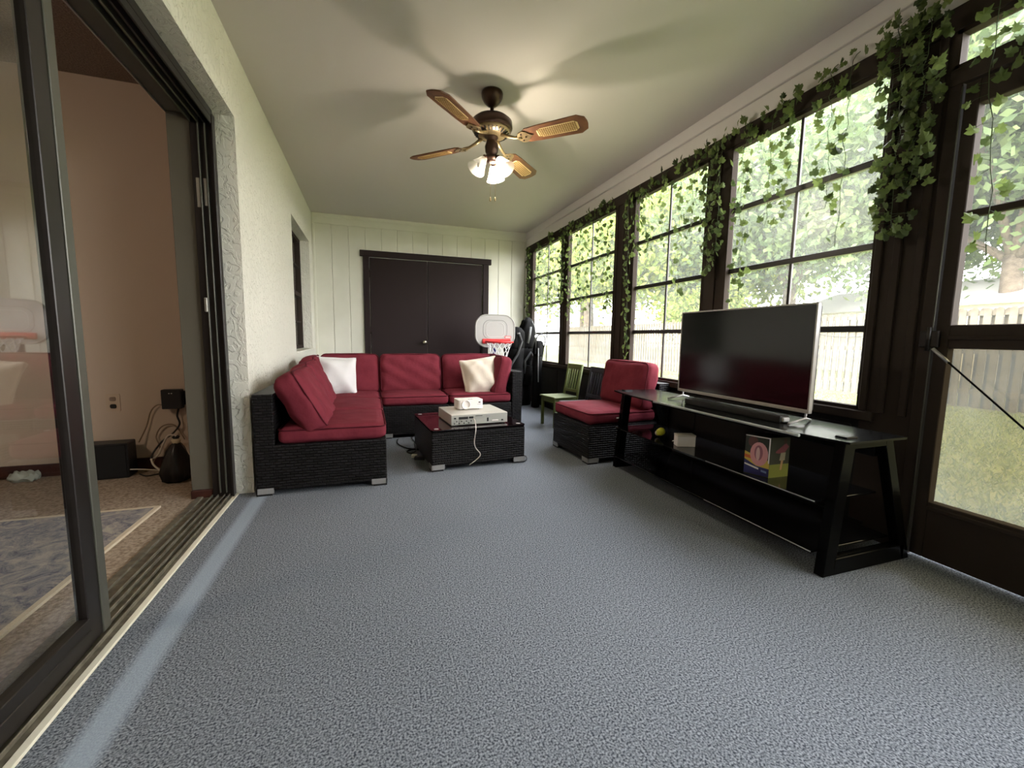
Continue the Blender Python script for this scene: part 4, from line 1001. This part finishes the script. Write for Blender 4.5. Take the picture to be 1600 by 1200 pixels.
fe = thing('picket_fence', 'weathered wooden board-on-board fence along the back yard', 'fence', (9.75, 0, GZ), math.radians(-1))
def dog(w, h, t):
    bm = bmesh.new(); c = .025
    prism(bm, [(-w / 2, 0), (w / 2, 0), (w / 2, h - c), (w / 2 - c, h), (-w / 2 + c, h), (-w / 2, h - c)], t, Matrix(((0, 0, 1, 0), (1, 0, 0, 0), (0, 1, 0, 0), (0, 0, 0, 1))))
    return bm
pk0 = link('picket', dog(.094, 1.70, .018), fence_wood, fe)
y = -1.2; i = 0
rr_ = random.Random(2)
while y < 20.4:
    M = T(0 + rr_.uniform(-.004, .004), y, .03 + rr_.uniform(-.015, .015)) @ Rx(rr_.uniform(-.008, .008))
    if i == 0: pk0.matrix_basis = M
    else: data_copy(pk0, fe, M)
    if i % 1 == 0: data_copy(pk0, fe, T(.075, y + .075, .03 + rr_.uniform(-.015, .015)))
    y += .15; i += 1
for z in (.25, .95, 1.6): bxo('rail', fence_wood, (.020, .072, -1.3, 20.5, z, z + .085), fe)
cord('garden_wire', 'thin dark wire sagging along the fence boards', [(9.79, 5.3, 1.2), (9.80, 5.9, 1.08), (9.81, 6.6, 1.06), (9.82, 7.4, 1.2)], .010, cord_b)

def tree(label, x, y, h, tr, crown, lm, seed, nleaf=9000, ls=.13):
    t = thing('tree', label, 'tree', (x, y, GZ), 0, 'trees beyond the fence')
    r = random.Random(seed); rn = np.random.RandomState(seed)
    bm = bmesh.new(); fk = h * .35
    tube(bm, [(0, 0, 0), (.05, 0, .3), (.02, .05, fk * .6), (0, .1, fk)], tr, 10, rad=[tr * 1.7, tr * 1.15, tr, tr * .85])
    link('trunk', bm, bark, t)
    cents = []
    for k in range(9):
        a = 2 * PI * k / 9 + r.uniform(-.3, .3); e_ = r.uniform(.1, 1.2); R_ = crown * r.uniform(.45, .85)
        tip = Vector((R_ * math.cos(a) * math.cos(e_ * .6), R_ * math.sin(a) * math.cos(e_ * .6), fk + (h - fk) * (.15 + .6 * e_ / 1.2)))
        mid = Vector((tip.x * .45, tip.y * .45, fk + (tip.z - fk) * .6))
        bm = bmesh.new(); tube(bm, [(0, .1, fk * .95), mid, tip], .1, 7, rad=[tr * .5, tr * .3, tr * .08]); link('branch', bm, bark, t)
        cents.append(tip)
        for _ in range(4): cents.append(tip + Vector((r.gauss(0, .3), r.gauss(0, .3), r.gauss(0, .22))) * crown * .6)
    C = np.array([list(c) for c in cents]); idx = rn.randint(0, len(C), nleaf)
    P = C[idx] + rn.normal(0, 1, (nleaf, 3)) * np.array([.22, .22, .17]) * crown
    P = P[P[:, 2] > 1.0]; N = len(P)
    U = rn.normal(0, 1, (N, 3)); U /= np.linalg.norm(U, axis=1)[:, None]; Wv = np.cross(U, rn.normal(0, 1, (N, 3))); Wv /= np.linalg.norm(Wv, axis=1)[:, None]
    s = ls * rn.uniform(.6, 1.3, N)[:, None]
    V = np.stack([P + U * s, P + Wv * s * .5, P - U * s, P - Wv * s * .5], 1).reshape(-1, 3)
    me = bpy.data.meshes.new('foliage'); me.from_pydata(V.tolist(), [], np.arange(4 * N).reshape(-1, 4).tolist()); me.materials.append(lm)
    o = bpy.data.objects.new('foliage', me); COL.objects.link(o); o.parent = t; o['kind'] = 'stuff'
    return t
tree('thick-trunked leafy tree seen through second farthest window', 11.6, 21, 10, .28, 4.6, tree_leaf_y, 1, 57000, 0.16)
tree('bright yellow-green tree behind the fence at third window', 14.5, 16.5, 8.5, .2, 4.2, tree_leaf_y, 2, 53000, 0.15)
tree('spreading green tree behind the nearest big window', 15.5, 12.2, 9.5, .24, 4.0, tree_leaf_g, 3, 36000, 0.14)
tree('sparse tree beyond the glazed door', 17.5, 7.0, 10.5, .25, 4.6, tree_leaf_g, 4, 28000, 0.15)
tree('dense leafy tree at the far end of the yard', 8.6, 27, 11, .25, 5.2, tree_leaf_g, 5, 57000, 0.18)
tree('tall tree behind the neighbouring roof', 20.5, 12.0, 12, .3, 5.2, tree_leaf_g, 6, 36000, 0.17)
tree('low bushy tree leaning over the fence', 12.9, 13.6, 3.6, .1, 1.5, tree_leaf_y, 7, 17000, 0.10)
tree('far tree left of the yellow-green tree', 14.5, 27, 12, .3, 5.5, tree_leaf_y, 8, 41000, 0.18)

nh = thing('neighbour_house', 'pale low house with light roof behind the fence', 'building', (19.5, 8.2, GZ), math.radians(-8))
bxo('wall', house_m, (-2.4, 2.4, -5, 5, 0, 2.3), nh)
bm = bmesh.new()
vs = [bm.verts.new(p) for p in ((-3, -5.6, 2.25), (3, -5.6, 2.25), (0, -5.6, 3.3), (-3, 5.6, 2.25), (3, 5.6, 2.25), (0, 5.6, 3.3))]
for f in ((0, 1, 2), (5, 4, 3), (0, 2, 5, 3), (2, 1, 4, 5), (1, 0, 3, 4)): bm.faces.new([vs[i] for i in f])
link('roof', bm, shingle, nh)
bxo('window', black_gloss, (-2.43, -2.38, 1.0, 2.2, .9, 1.9), nh); bxo('window', black_gloss, (-2.43, -2.38, -2.4, -1.2, .9, 1.9), nh)
